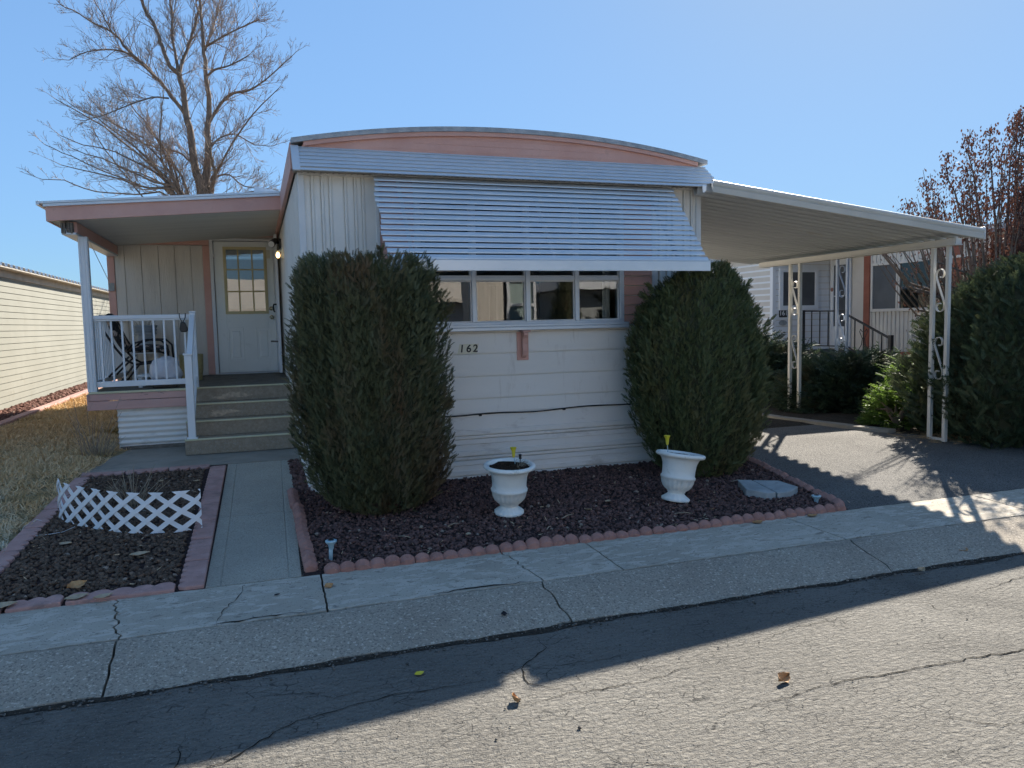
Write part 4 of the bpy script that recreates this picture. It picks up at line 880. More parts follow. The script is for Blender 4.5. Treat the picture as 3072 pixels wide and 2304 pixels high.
def upright_bush(name, label, prof, cx, cy, sy, n, mat, seed, lean=(0, 0), size=(.10, .17), tips=60, cat='shrub', lump=.06, group=None, up=1.0, skew=0, tufts=0, tipx=0):
    rng = np.random.default_rng(seed); root = thing(name, label, cat, (cx, cy, gz(cy)), group)
    z, th, r = shell(prof, cx, cy, sy, n, rng, lump, seed); inn = 1-.22*rng.random(n)**2
    z0, z1 = prof[0][0], prof[-1][0]; t = (z-z0)/(z1-z0)
    ox = np.cos(th); oy = np.sin(th)
    dx = np.interp(z, [p[0] for p in prof], [p[2] if len(p) > 2 else 0 for p in prof])
    O = np.stack([cx+dx+ox*r*inn+lean[0]*t, cy+oy*r*inn*sy+lean[1]*t, z-.05], 1)
    D = np.stack([ox*.5*(1-.3*t)+rng.normal(0, .34, n), oy*.5*(1-.3*t)+rng.normal(0, .34, n), up*(.85+rng.normal(0, .25, n))], 1)
    Nn = np.stack([ox+rng.normal(0, .8, n), oy+rng.normal(0, .8, n), rng.normal(0, .25, n)], 1)
    S = rng.uniform(size[0], size[1], n); S = np.stack([S*.8, S, S], 1)
    V, F = scatter(SP_V, SP_F, O, D, Nn, S)
    # leaders that break the outline at the top
    if tips:
        m = tips*16; k = rng.integers(0, tips, m); ta = rng.random(tips)*2*PI; tr_ = np.sqrt(rng.random(tips))*.72
        rt = np.interp(z1-.18, [p[0] for p in prof], [p[1] for p in prof]); hz = rng.uniform(-.13, .03, tips)-.26*tr_**2.5
        bx = cx+tipx+lean[0]+np.cos(ta)*tr_*rt; by = cy+lean[1]+np.sin(ta)*tr_*rt*sy; f = rng.random(m)
        hz = hz-skew*np.maximum(0, np.cos(ta)*tr_); zt = z1+hz; O2 = np.stack([bx[k]+rng.normal(0, .02, m)*(1-f), by[k]+rng.normal(0, .02, m)*(1-f), (z1-.25)+(zt[k]-z1+.20)*f], 1)
        a2 = rng.random(m)*2*PI; sp = .75*(1-.55*f); D2 = np.stack([np.cos(a2)*sp, np.sin(a2)*sp, np.ones(m)], 1); N2 = np.stack([np.cos(a2), np.sin(a2), .3*np.ones(m)], 1)+rng.normal(0, .4, (m, 3))
        S2 = rng.uniform(.07, .12, m)*(1.15-.4*f); S2 = np.stack([S2*.8, S2, S2], 1); V2, F2 = scatter(SP_V, SP_F, O2, D2, N2, S2)
        F = np.vstack([F, F2+len(V)]); V = np.vstack([V, V2])
    if tufts:   # sprigs that stick out of the sides
        m = tufts*26; k = rng.integers(0, tufts, m); tz, tt_, tr2 = shell(prof, cx, cy, sy, tufts, rng, lump, seed); f = rng.random(m); ln = rng.uniform(.03, .075, tufts)[k]*f
        O3 = np.stack([cx+np.cos(tt_[k])*(tr2[k]-.03+ln)+rng.normal(0, .012, m), cy+sy*np.sin(tt_[k])*(tr2[k]-.03+ln)+rng.normal(0, .012, m), tz[k]+ln*1.3+rng.normal(0, .012, m)], 1)
        D3 = np.stack([np.cos(tt_[k])+rng.normal(0, .5, m), np.sin(tt_[k])+rng.normal(0, .5, m), .8+rng.normal(0, .4, m)], 1); S3 = rng.uniform(.04, .075, m); V3, F3 = scatter(SP_V, SP_F, O3, D3, rng.normal(0, 1, (m, 3)), S3)
        F = np.vstack([F, F3+len(V)]); V = np.vstack([V, V3])
    npmesh('foliage', V, F, mat, root)
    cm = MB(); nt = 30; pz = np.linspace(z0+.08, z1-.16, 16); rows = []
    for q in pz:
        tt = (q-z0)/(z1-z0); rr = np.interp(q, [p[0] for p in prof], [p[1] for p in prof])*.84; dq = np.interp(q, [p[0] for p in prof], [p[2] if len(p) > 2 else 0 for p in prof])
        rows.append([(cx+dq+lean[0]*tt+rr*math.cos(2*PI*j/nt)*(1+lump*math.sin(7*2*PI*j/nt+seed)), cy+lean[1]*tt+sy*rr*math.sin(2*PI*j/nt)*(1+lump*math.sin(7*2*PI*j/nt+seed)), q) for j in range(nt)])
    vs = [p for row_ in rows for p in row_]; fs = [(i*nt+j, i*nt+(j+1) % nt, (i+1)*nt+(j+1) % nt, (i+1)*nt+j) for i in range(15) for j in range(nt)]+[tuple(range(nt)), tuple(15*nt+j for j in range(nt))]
    cm.add(vs, fs); cm.build('light_block_core', 'core', root)  # closed hull added inside the foliage to block light
    tk = MB(); tk.tube([(cx, cy, gz(cy)-.05), (cx, cy, z0+.3)], [.07, .05], 8)
    for j in range(9): a = 2*PI*j/9; tk.tube([(cx, cy, z0-.05), (cx+.12*math.cos(a), cy+.12*sy*math.sin(a), z0+.25)], [.025, .012], 5)
    tk.build('trunk', 'bark', root); return root
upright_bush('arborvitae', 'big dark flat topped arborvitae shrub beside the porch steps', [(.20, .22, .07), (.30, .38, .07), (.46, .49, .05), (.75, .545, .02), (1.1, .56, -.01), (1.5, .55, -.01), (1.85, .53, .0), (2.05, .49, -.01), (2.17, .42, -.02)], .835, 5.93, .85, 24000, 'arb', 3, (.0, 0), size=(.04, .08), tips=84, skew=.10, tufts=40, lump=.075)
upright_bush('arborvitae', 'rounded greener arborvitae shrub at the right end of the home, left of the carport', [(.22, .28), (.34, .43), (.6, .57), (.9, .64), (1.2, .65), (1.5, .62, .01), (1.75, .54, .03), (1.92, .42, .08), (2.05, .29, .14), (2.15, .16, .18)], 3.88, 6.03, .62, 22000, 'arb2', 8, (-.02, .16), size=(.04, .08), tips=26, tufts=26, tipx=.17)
upright_bush('conifer_shrub', 'large dark evergreen shrub on the right edge in front of the red tree', [(.15, .80), (.4, 1.05), (.8, 1.22), (1.2, 1.16), (1.6, 1.02), (1.9, .78), (2.1, .52), (2.26, .25)], 8.22, 6.30, .92, 12000, 'conifer', 21, (.30, .0), size=(.09, .18), tips=16, lump=.10, up=.55)
upright_bush('arborvitae', 'cone shaped arborvitae across the street, mirrored in the third window pane', [(.1, .30), (.5, .45), (1.2, .42), (2.0, .30), (2.7, .12), (3.0, .03)], 7.55, -4.9, 1, 2500, 'arb', 33, tips=0)
def spreading(name, label, cx, cy, rx, ry, h, n, mat, seed, z0=None, size=(.16, .30), core=True, out=1.0, cat='shrub'):
    rng = np.random.default_rng(seed); zb = gz(cy) if z0 is None else z0; root = thing(name, label, cat, (cx, cy, zb))
    th = rng.random(n)*2*PI; ph = np.arccos(1-rng.random(n)*1.02); rr = 1-.25*rng.random(n)**1.5
    lump_ = 1+.13*np.sin(5*th+seed)*np.sin(3*ph+seed)+.10*np.sin(9*th+2*seed)*np.sin(5*ph)+.06*np.sin(17*th+seed)
    x = np.sin(ph)*np.cos(th)*rr*lump_; y = np.sin(ph)*np.sin(th)*rr*lump_; z = np.cos(ph)*rr*lump_
    O = np.stack([cx+rx*x, cy+ry*y, np.maximum(zb+h*z-.05, zb+.01)], 1)
    D = np.stack([np.cos(th)*out+rng.normal(0, .45, n), np.sin(th)*out+rng.normal(0, .45, n), .28+.5*z+rng.normal(0, .25, n)], 1)
    Nn = np.stack([rng.normal(0, .4, n), rng.normal(0, .4, n), 1+rng.normal(0, .3, n)], 1)
    S = rng.uniform(size[0], size[1], n); V, F = scatter(SP2_V, SP2_F, O, D, Nn, np.stack([S*.8, S, -S], 1)); npmesh('foliage', V, F, mat, root)
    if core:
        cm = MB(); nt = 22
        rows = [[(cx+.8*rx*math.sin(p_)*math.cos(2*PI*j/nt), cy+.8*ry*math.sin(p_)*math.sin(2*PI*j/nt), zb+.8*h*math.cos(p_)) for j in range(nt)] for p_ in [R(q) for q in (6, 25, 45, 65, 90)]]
        cm.add([p for r_ in rows for p in r_], [(i*nt+j, i*nt+(j+1) % nt, (i+1)*nt+(j+1) % nt, (i+1)*nt+j) for i in range(4) for j in range(nt)]+[tuple(range(nt))]); cm.build('light_block_core', 'core', root)  # solid dome added under the sprays so light does not pass through
    tb = MB(); rg = random.Random(seed)
    for j in range(12):
        a = rg.random()*2*PI; tb.tube([(cx, cy, zb), (cx+rx*.4*math.cos(a), cy+ry*.4*math.sin(a), zb+h*.35), (cx+rx*.82*math.cos(a), cy+ry*.82*math.sin(a), zb+h*rg.uniform(.3, .6))], [.03, .018, .006], 5)
    tb.build('branches', 'twig', root); return root
spreading('juniper_shrub', 'wide low dark juniper shrub between the two carport posts', 8.35, 9.0, 1.15, 1.0, .70, 6500, 'juniper', 4, size=(.11, .22))
spreading('juniper_shrub', 'taller juniper shrub behind the rear carport post, beside the big rounded shrub', 8.1, 10.9, .95, .9, .95, 4000, 'juniper', 9, size=(.11, .22))
spreading('juniper_shrub', 'dark juniper shrub in front of the neighbour steps, behind the wide low one', 10.1, 10.5, 1.1, .9, .60, 4000, 'juniper', 14, size=(.11, .22))
spreading('leafy_shrub', 'small bright green sunlit shrub beside the front carport post', 7.50, 7.36, .34, .32, .52, 560, 'bright', 5, size=(.10, .19), core=False)
spreading('leafy_shrub', 'pale green sunlit shrub top just behind the front carport post', 7.98, 7.62, .34, .32, .80, 460, 'bright', 6, size=(.10, .19), core=False)
spreading('juniper_shrub', 'dark low juniper shrub at the lower right edge under the big evergreen', 9.0, 5.55, .9, .6, .45, 2600, 'juniper', 19, size=(.11, .22))

# big bare tree behind the porch
LIMBS = {
'T1':[(-1.18,22.0,5.12,0.069),(-1.28,22.0,5.71,0.06),(-1.36,22.0,6.68,0.05),(-1.43,22.0,7.21,0.046),(-1.49,22.0,7.82,0.041),(-1.56,22.0,8.2,0.037),(-1.76,22.0,8.41,0.03),(-1.92,22.0,8.85,0.027),(-2.03,22.0,9.29,0.025),(-2.29,22.0,9.82,0.021),(-2.37,22.0,10.18,0.016)],
'T1b':[(-1.56,22.0,8.2,0.027),(-1.46,22.2,8.65,0.025),(-1.32,22.39,9.11,0.023),(-1.16,22.59,9.66,0.021),(-1.03,22.78,10.21,0.016),(-0.98,22.98,10.77,0.011)],
'T1c':[(-1.59,22.0,8.23,0.025),(-1.63,22.25,8.84,0.021),(-1.71,22.49,9.49,0.018),(-1.72,22.74,10.13,0.016),(-1.73,22.99,10.69,0.011)],
'L1':[(-1.48,22.0,7.21,0.03),(-1.77,22.01,7.65,0.027),(-2.03,22.01,8.01,0.025),(-2.43,22.02,8.43,0.023),(-2.73,22.02,8.71,0.021),(-3.02,22.03,9.09,0.016),(-3.42,22.04,9.31,0.011),(-3.81,22.04,9.53,0.009),(-4.2,22.05,9.71,0.007)],
'L1b':[(-2.07,22.0,8.04,0.018),(-2.45,21.86,8.42,0.016),(-2.7,21.73,8.55,0.014),(-3.19,21.59,8.56,0.011),(-3.63,21.45,8.4,0.007),(-3.95,21.31,8.15,0.005)],
'L1c':[(-1.84,22.0,7.6,0.014),(-2.23,21.64,7.48,0.011),(-2.72,21.29,7.16,0.009),(-3.18,20.93,6.82,0.007),(-3.58,20.57,6.56,0.005)],
'L1d':[(-3.02,22.0,9.08,0.011),(-3.19,21.88,9.38,0.009),(-3.35,21.75,9.68,0.007),(-3.45,21.63,9.91,0.005)],
'T2':[(-1.07,22.0,5.13,0.069),(-1.01,22.0,5.72,0.06),(-0.96,22.0,6.31,0.05),(-0.93,22.0,6.89,0.044),(-0.86,22.0,7.48,0.037),(-0.9,22.0,8.17,0.032),(-0.92,22.0,8.82,0.027),(-0.93,22.0,9.4,0.023),(-0.96,22.0,9.96,0.018),(-0.95,22.0,10.38,0.014)],
'R1':[(-0.92,22.0,6.97,0.025),(-0.72,21.95,7.32,0.023),(-0.36,21.9,7.76,0.021),(0.14,21.85,7.9,0.016),(0.57,21.8,8.19,0.011),(0.97,21.76,8.56,0.009),(1.33,21.71,8.89,0.005)],
'R2':[(-0.86,22.0,8.25,0.018),(-0.65,21.51,8.27,0.016),(-0.27,21.03,8.26,0.011),(0.17,20.54,8.37,0.007)],
'R3':[(-0.82,22.0,9.02,0.018),(-0.54,21.52,9.04,0.014),(-0.12,21.04,9.13,0.011),(0.46,20.56,9.27,0.007)],
'R3b':[(-0.88,22.0,8.9,0.014),(-0.63,22.8,9.99,0.011),(-0.46,23.6,10.96,0.007)],
'R4':[(-0.94,22.0,6.31,0.018),(-0.68,22.12,6.66,0.014),(-0.26,22.24,6.83,0.009),(0.27,22.37,6.61,0.007),(0.7,22.49,6.62,0.005)],
'R5':[(-0.94,22.0,5.13,0.037),(-0.81,21.72,5.6,0.027),(-0.85,21.43,5.96,0.018),(-0.86,21.15,6.21,0.014)],
'R6':[(-0.84,22.0,5.65,0.016),(-0.46,21.93,5.69,0.011),(-0.09,21.86,5.41,0.009),(0.44,21.79,5.3,0.005)],
'L2':[(-1.34,22.0,5.98,0.018),(-1.72,22.3,6.3,0.014),(-2.22,22.61,6.45,0.011),(-2.79,22.91,6.69,0.009),(-3.39,23.21,7.24,0.007),(-3.84,23.52,7.76,0.005)],
'S1':[(-1.75,22.0,5.11,0.021),(-1.99,22.32,6.13,0.016),(-2.41,22.64,6.96,0.011),(-2.82,22.95,7.6,0.007),(-3.12,23.27,8.3,0.005)],
'S2':[(-1.68,22.0,5.11,0.018),(-1.91,22.28,6.01,0.014),(-2.35,22.55,6.51,0.011),(-3.12,22.83,7.0,0.009),(-4.0,23.1,7.41,0.005)],
'S3':[(-1.83,22.0,5.1,0.018),(-2.36,21.91,5.72,0.014),(-3.16,21.83,6.12,0.009),(-3.82,21.74,6.26,0.007),(-4.32,21.66,6.43,0.005)],
'S4':[(-1.87,22.0,5.06,0.018),(-2.53,21.99,5.31,0.011),(-3.42,21.99,5.66,0.009),(-4.15,21.98,6.0,0.007),(-4.73,21.98,6.26,0.005)],
'S5':[(-1.9,22.0,5.02,0.016),(-2.77,22.14,5.13,0.011),(-3.7,22.28,5.2,0.009),(-4.47,22.42,5.47,0.007),(-4.97,22.57,5.51,0.005)],
'S6':[(-1.64,22.0,5.11,0.018),(-2.01,21.65,5.8,0.014),(-2.04,21.3,6.47,0.011),(-1.9,20.95,7.13,0.007),(-1.81,20.59,7.54,0.005)],
'S7':[(-2.58,22.0,5.04,0.011),(-2.92,22.06,5.54,0.009),(-3.41,22.12,6.21,0.007),(-3.67,22.18,6.74,0.005)],
}

rg = random.Random(12)
for j in range(10):     # long shoots that fan up from the low crotch, mostly to the left
    x1 = rg.uniform(-4.3, -1.7) if j < 7 else rg.uniform(-.6, .9); x0 = -1.3+.35*(x1+1.2)*.3; z1 = rg.uniform(5.6, 8.6)-.35*abs(x1+1.2); y1 = 22+rg.uniform(-1.6, 1.6)
    LIMBS['S%d' % (20+j)] = [(x0, 22, 4.6+rg.uniform(0, .6), .019), (x0+.30*(x1-x0), 22+.3*(y1-22), 4.9+.45*(z1-4.9), .015), (x0+.65*(x1-x0), 22+.65*(y1-22), 4.9+.78*(z1-4.9), .010), (x1, y1, z1, .005)]
bt = thing('bare_tree', 'tall leafless tree rising behind the porch roof', 'tree', (-1.4, 30, .26))
tkm = MB(); lim = MB(); segs = []
TS = 1.364      # it stands well beyond the home
for nm, pts in LIMBS.items():
    P3 = [Vector(p[:3]) for p in pts]; rad = [p[3]*1.75 for p in pts]
    if nm == 'T1': P3 = [Vector((-.98, 22.05, .1)), Vector((-1.08, 22.02, 3.0))]+P3; rad = [.22, .14]+rad
    if nm == 'T2': P3 = [Vector((-1.0, 22.05, .1)), Vector((-.98, 22.05, 3.0))]+P3; rad = [.22, .15]+rad
    if nm[0] in 'SR' and P3[0].z < 5.4: P3 = [Vector((-1.05+rg.uniform(-.15, .1), 22.05, 2.4+rg.uniform(0, .8)))]+P3; rad = [rad[0]*1.25]+rad
    Q = []; q_ = []
    for i in range(len(P3)-1):
        for k in range(3):
            t = k/3; a = P3[i-1] if i else P3[i]*2-P3[1]; b, c, d = P3[i], P3[i+1], (P3[i+2] if i+2 < len(P3) else P3[i+1]*2-P3[i])
            Q.append(.5*((2*b)+(c-a)*t+(2*a-5*b+4*c-d)*t*t+(3*b-a-3*c+d)*t**3)+Vector((rg.uniform(-.02, .02),)*3)); q_.append(rad[i]*(1-t)+rad[i+1]*t)
    Q.append(P3[-1]); q_.append(rad[-1]); Q = [Vector((p.x*TS, p.y*TS, max(EYE+(p.z-EYE)*TS, .1))) for p in Q]; q_ = [r_*TS for r_ in q_]
    (tkm if nm in ('T1', 'T2') else lim).tube(Q, q_, 7)
    segs.append((Q, q_, .45 if nm[0] == 'S' else 1))
tkm.build('trunk', 'bark', bt, smooth=True); lim.build('limb', 'bark', bt, smooth=True)
def grow(mb, p, d, L, r, depth):
    n = 5 if L > .5 else 4; P = [p]; rs = [r]; dd = d.normalized()
    for i in range(n):
        dd = (dd+Vector((rg.gauss(0, .11), rg.gauss(0, .11), rg.gauss(.03, .10)))).normalized(); P.append(P[-1]+dd*L/n); rs.append(max(r*(1-.78*(i+1)/n), .004))
    mb.tube(P, rs, 4 if depth > 1 else 3, cap=False)
    if depth <= 0: return
    k = int(L*(5.2 if depth > 1 else 6.0))+2
    for j in range(k):
        t = rg.uniform(.18, 1); f = t*n; i = min(int(f), n-1); q = P[i].lerp(P[i+1], f-i); b = (P[i+1]-P[i]).normalized()
        o = b.cross(Vector((rg.gauss(0, 1), rg.gauss(0, 1), rg.gauss(0, 1)))).normalized(); an = R(rg.uniform(22, 52))
        nd = b*math.cos(an)+o*math.sin(an)+Vector((0, 0, .18)); grow(mb, q, nd, L*rg.uniform(.34, .62)*(1.1-.4*t), max(r*.5*(1-.5*t), .0052), depth-1)
tw = MB()
for Q, q_, thin in segs:
    total = sum((Q[i+1]-Q[i]).length for i in range(len(Q)-1)); acc = 0
    for i in range(len(Q)-1):
        sl = (Q[i+1]-Q[i]).length; acc += sl; t = acc/total
        if Q[i].z < 5.6 or t < .12: continue
        kk = thin*sl*(9.0 if q_[i] < .05 else 6.0); kk = int(kk)+(1 if rg.random() < kk-int(kk) else 0)
        for _ in range(kk):
            b = (Q[i+1]-Q[i]).normalized(); o = b.cross(Vector((rg.gauss(0, 1), rg.gauss(0, 1.2), rg.gauss(0, 1)))).normalized(); an = R(rg.uniform(25, 58))
            d = b*math.cos(an)+o*math.sin(an)+Vector((.0, 0, .28)); q0 = Q[i].lerp(Q[i+1], rg.random()); side = 1 if -4.6 < q0.x < .9 else .55
            grow(tw, q0, d, side*TS*rg.uniform(.5, 1.2)*(1.0-.35*t), min(q_[i]*.42, .017), 2 if rg.random() < .75 else 1)
    grow(tw, Q[-1], Q[-1]-Q[-2]+Vector((0, 0, .1)), TS*rg.uniform(.35, .6), .012, 2)
tw.build('twigs', 'twig', bt)
# russet tree on the right: upright shoots with drooping dry leaves
rt = thing('russet_tree', 'tree with drooping reddish brown dry leaves at the right edge', 'tree', (9.75, 7.9, .2))
rg = random.Random(31); tm = MB(); tips_ = []
tm.tube([(9.75, 7.9, .15), (9.72, 7.92, .9), (9.8, 7.9, 1.5)], [.09, .075, .06], 9)
for j in range(110):
    a = rg.random()*2*PI; sp = rg.uniform(.1, 1.0)**.7; ex = Vector((2.15*math.cos(a)*sp, 1.15*math.sin(a)*sp, 0)); b0 = Vector((9.7, 7.9, rg.uniform(1.1, 1.6))); hgt = rg.uniform(1.3, 3.0)*(1-.36*sp)+.30*ex.x*(1 if ex.x > 0 else .2)
    mid = b0+ex*.62+Vector((0, 0, hgt*.30)); top = b0+ex*rg.uniform(.92, 1.05)+Vector((0, 0, hgt)); P = [b0, b0.lerp(mid, .55)+Vector((rg.uniform(-.08, .08), rg.uniform(-.08, .08), .04)), mid, mid.lerp(top, .5)+Vector((rg.uniform(-.05, .05), rg.uniform(-.05, .05), 0)), top]
    tm.tube(P, [.026, .02, .014, .009, .003], 5); tips_.append(P)
for dx, z, dz_ in ((-1.9, 2.25, .05), (-2.0, 2.0, -.12), (-1.6, 1.75, -.25), (-1.3, 1.5, -.3)):      # low arching branches reaching across towards the post
    b0 = Vector((9.75, 7.85, 1.45)); P = [b0, b0+Vector((dx*.4, -.25, (z-1.45)*.8)), b0+Vector((dx*.75, -.35, z-1.45)), Vector((9.75+dx, 7.4, z+dz_))]; tm.tube(P, [.02, .014, .009, .003], 5); tips_.append(P)
for dx, dy, h in ((.25, 0, 4.3), (.55, .1, 4.5), (.85, -.1, 4.75), (.05, .2, 4.2), (-.45, .1, 4.1), (-.95, 0, 3.75), (.7, .3, 4.5)):
    b0 = Vector((9.75+.4*dx, 7.9, 2.0)); P = [b0, b0.lerp(Vector((9.75+dx, 7.9+dy, h)), .35)+Vector((.03, 0, 0)), b0.lerp(Vector((9.75+dx, 7.9+dy, h)), .7), Vector((9.75+dx, 7.9+dy, h-.3)), Vector((9.75+dx+.03, 7.9+dy, h))]; tm.tube(P, [.022, .017, .011, .007, .003], 5); tips_.append(P)
tm.build('trunk', 'bark', rt)
LV = np.array([(0, 0, 0), (.24, .35, .08), (.16, .75, .02), (0, 1, -.06), (-.16, .75, .02), (-.24, .35, .08)]); LF = [(0, 1, 2, 3), (0, 3, 4, 5)]
O = []
for P in tips_:
    L = sum((P[i+1]-P[i]).length for i in range(len(P)-1)); big = len(P) > 4
    for _ in range(int(L*(400 if big else 160))):
        f = rg.uniform(.25, 1)**(.9)*(len(P)-1); i = min(int(f), len(P)-2); q = P[i].lerp(P[i+1], f-i); clus = .12*(1.2-f/len(P))
        if rg.random() < .14+.55*(math.sin(f*9+P[0].x*7+P[-1].x*5) > .1): 
            if q.z > 2.75 or q.x > 9.5+rg.uniform(-.2, .5) or rg.random() < .05: O.append((q.x+rg.gauss(0, clus), q.y+rg.gauss(0, clus), q.z+rg.gauss(-.03, clus*.8)))
O = np.array(O); n = len(O); rng = np.random.default_rng(2)
D = np.stack([rng.normal(0, .45, n), rng.normal(0, .45, n), -1+rng.normal(0, .35, n)], 1); Nn = rng.normal(0, 1, (n, 3)); V, F = scatter(LV, LF, O, D, Nn, rng.uniform(.028, .06, n)); npmesh('leaves', V, F, 'redleaf', rt)

# ================================================================== rock mulch, dry grass, straw
def ico():
    t = (1+5**.5)/2; v = np.array([(-1, t, 0), (1, t, 0), (-1, -t, 0), (1, -t, 0), (0, -1, t), (0, 1, t), (0, -1, -t), (0, 1, -t), (t, 0, -1), (t, 0, 1), (-t, 0, -1), (-t, 0, 1)], float); v /= np.linalg.norm(v[0])
    return v, np.array([(0, 11, 5), (0, 5, 1), (0, 1, 7), (0, 7, 10), (0, 10, 11), (1, 5, 9), (5, 11, 4), (11, 10, 2), (10, 7, 6), (7, 1, 8), (3, 9, 4), (3, 4, 2), (3, 2, 6), (3, 6, 8), (3, 8, 9), (4, 9, 5), (2, 4, 11), (6, 2, 10), (8, 6, 7), (9, 8, 1)])
IV, IF = ico()
def rocks(name, mat, inside, box, n, smin, smax, seed, zoff=.0):
    rng = np.random.default_rng(seed); x = rng.uniform(box[0], box[1], n*2); y = rng.uniform(box[2], box[3], n*2); ok = np.array([inside(a, b) for a, b in zip(x, y)]); x, y = x[ok][:n], y[ok][:n]; n = len(x)
    s = rng.uniform(smin, smax, n)*rng.choice([.7, 1, 1, 1.3], n); z = np.array([gz(b) for b in y])+zoff+rng.uniform(0, .012, n)
    q = rng.normal(0, 1, (n, 4)); q /= np.linalg.norm(q, axis=1, keepdims=True); w_, a, b, c = q.T
    Rm = np.stack([np.stack([1-2*(b*b+c*c), 2*(a*b-w_*c), 2*(a*c+w_*b)], 1), np.stack([2*(a*b+w_*c), 1-2*(a*a+c*c), 2*(b*c-w_*a)], 1), np.stack([2*(a*c-w_*b), 2*(b*c+w_*a), 1-2*(a*a+b*b)], 1)], 1)
    V = IV[None]*(1+rng.uniform(-.28, .28, (n, 12, 1)))*np.stack([np.ones(n), rng.uniform(.65, 1, n), rng.uniform(.5, .85, n)], 1)[:, None, :]
    V = np.einsum('nij,nkj->nki', Rm, V)*s[:, None, None]/2*np.array([1, 1, .8])+np.stack([x, y, z], 1)[:, None, :]
    F = (IF[None]+(np.arange(n)*12)[:, None, None]).reshape(-1, 3); return tag(npmesh(name, V, F, mat), kind='stuff')
def bedR(x, y): return .285 < x < (4.30 if y < 4.8 else min(4.30+.28*(y-4.75), 4.56)) and 4.755 < y < 6.60
rocks('gravel', 'lava', bedR, (.28, 4.6, 4.75, 6.6), 17500, .017, .036, 1)
rocks('gravel', 'lava', lambda x, y: .26 < x < .40 and 6.55 < y < 7.8, (.26, .4, 6.55, 7.8), 260, .024, .05, 17)
def bedL(x, y): return -1.53 < x < -.515 and 4.85 < y < 7.70
rocks('gravel', 'lava_brown', bedL, (-1.62, -.47, 4.8, 7.75), 7500, .019, .040, 2)
rocks('gravel', 'lava_red', lambda x, y: True, (-4.08, -3.6, 10.5, 22), 3000, .05, .10, 3, .01)
rng = np.random.default_rng(6); n = 90000
y = 4.75+(rng.random(n)**1.25)*13; x = np.where(y < 9.2, rng.uniform(-3.3, -1.5, n), rng.uniform(-3.5, -1.38, n)); lim_ = np.interp(y, [4.7, 6, 7.9, 9.0, 12], [-1.70, -1.66, -1.58, -1.36, -1.36])
k = (x < lim_+.03*np.sin(y*9)) & (x > np.interp(y, [4.7, 8, 10, 13], [-2.0, -2.9, -3.44, -3.44])); x, y = x[k], y[k]; n = len(x)
O = np.stack([x, y, np.array([gz(b) for b in y])-.012], 1); cl = np.sin(x*7+2*np.sin(y*5))*np.cos(y*6+x*3)
D = np.stack([rng.normal(.15, .75, n)+.4*cl, rng.normal(-.1, .75, n), .38+.35*rng.random(n)+.2*cl], 1); BV = np.array([(-.11, 0, 0), (.11, 0, 0), (.05, .6, .10), (-.05, .6, .10), (0, 1, .32)]); 
V, F = scatter(np.array([(-.09, 0, 0), (.09, 0, 0), (.03, 1, .2), (-.03, 1, .2)]), [(0, 1, 2, 3)], O, D, rng.normal(0, 1, (n, 3)), rng.uniform(.03, .075, n)*(1+.3*cl)); tag(npmesh('dry_grass', V, F, 'blade'), kind='stuff')
n = 900; x = rng.normal(7.5, .28, n); y = rng.normal(6.45, .16, n)-.25*(x-7.4); O = np.stack([x, y, np.array([dz(b) for b in y])+rng.uniform(.004, .03, n)], 1); D = np.stack([rng.normal(0, 1, n), rng.normal(0, 1, n), rng.normal(.05, .12, n)], 1)
V, F = scatter(np.array([(-.03, 0, 0), (.03, 0, 0), (.02, 1, .1), (-.02, 1, .1)]), [(0, 1, 2, 3)], O, D, rng.normal(0, 1, (n, 3)), rng.uniform(.04, .12, n)); tag(npmesh('straw_litter', V, F, 'straw'), kind='stuff')

# ================================================================== small things in the yard
# scalloped brick edging
def edger(a, b, nsc, h, th, zf, mat='brick', seed=0):
    ax_, ay_ = a; bx_, by_ = b; L = math.hypot(bx_-ax_, by_-ay_); ux, uy = (bx_-ax_)/L, (by_-ay_)/L; rg = random.Random(seed); dh = rg.uniform(-.008, .008); tl = rg.uniform(-.012, .012); mb = MB(); p = L/nsc
    for i in range(nsc):      # each lobe: a rounded top with a chamfered front
        dl = rg.uniform(-.007, .007)
        s0, s1 = i*p+.0004, (i+1)*p-.0004; rows = []
        for t, hh, oo in ((0, .0, 0), (0, .76, 0), (.40, 1.0, 0), (.66, 1.0, 0), (1.0, .80, 0), (1.0, 0, 0)):
            r_ = []
            for k in range(9):
                f = k/8; s = s0+(s1-s0)*f; dome = 1-abs(2*f-1)**2.2; z = -.05+(h+.05+dh+dl)*hh*(.76+.24*dome) if hh > 0 else -.05
                o = th*(t-.5)-(.016*dome if t == 0 else -.010*dome if t == 1.0 else 0)+tl*hh; x = ax_+ux*s-uy*o; y = ay_+uy*s+ux*o; r_.append((x, y, zf(ay_+uy*s)+z))
            rows.append(r_)
        vs = [q for r_ in rows for q in r_]; m = len(rows); mb.add(vs, [(r_*9+k, r_*9+k+1, (r_+1)*9+k+1, (r_+1)*9+k) for r_ in range(m-1) for k in range(8)]+[tuple(r_*9 for r_ in range(m)), tuple(r_*9+8 for r_ in range(m-1, -1, -1))])
    o = mb.build('edging_block', mat, None, smooth=False); return o
ORD = ['leftmost', 'second from the left', 'third from the left', 'fourth from the left', 'third from the right', 'second from the right', 'rightmost']
xa = .335
for i in range(7):
    x0, x1 = xa+i*.5695+.003, xa+(i+1)*.5695-.003; yj = 4.728+random.uniform(-.004, .004)
    tag(edger((x0, yj), (x1, yj+random.uniform(-.005, .005)), 6, .05, .055, gz, seed=i), 'scalloped red edging block along the pavement, %s in its row' % ORD[i], 'edging block', 'red scalloped edging around the gravel bed')
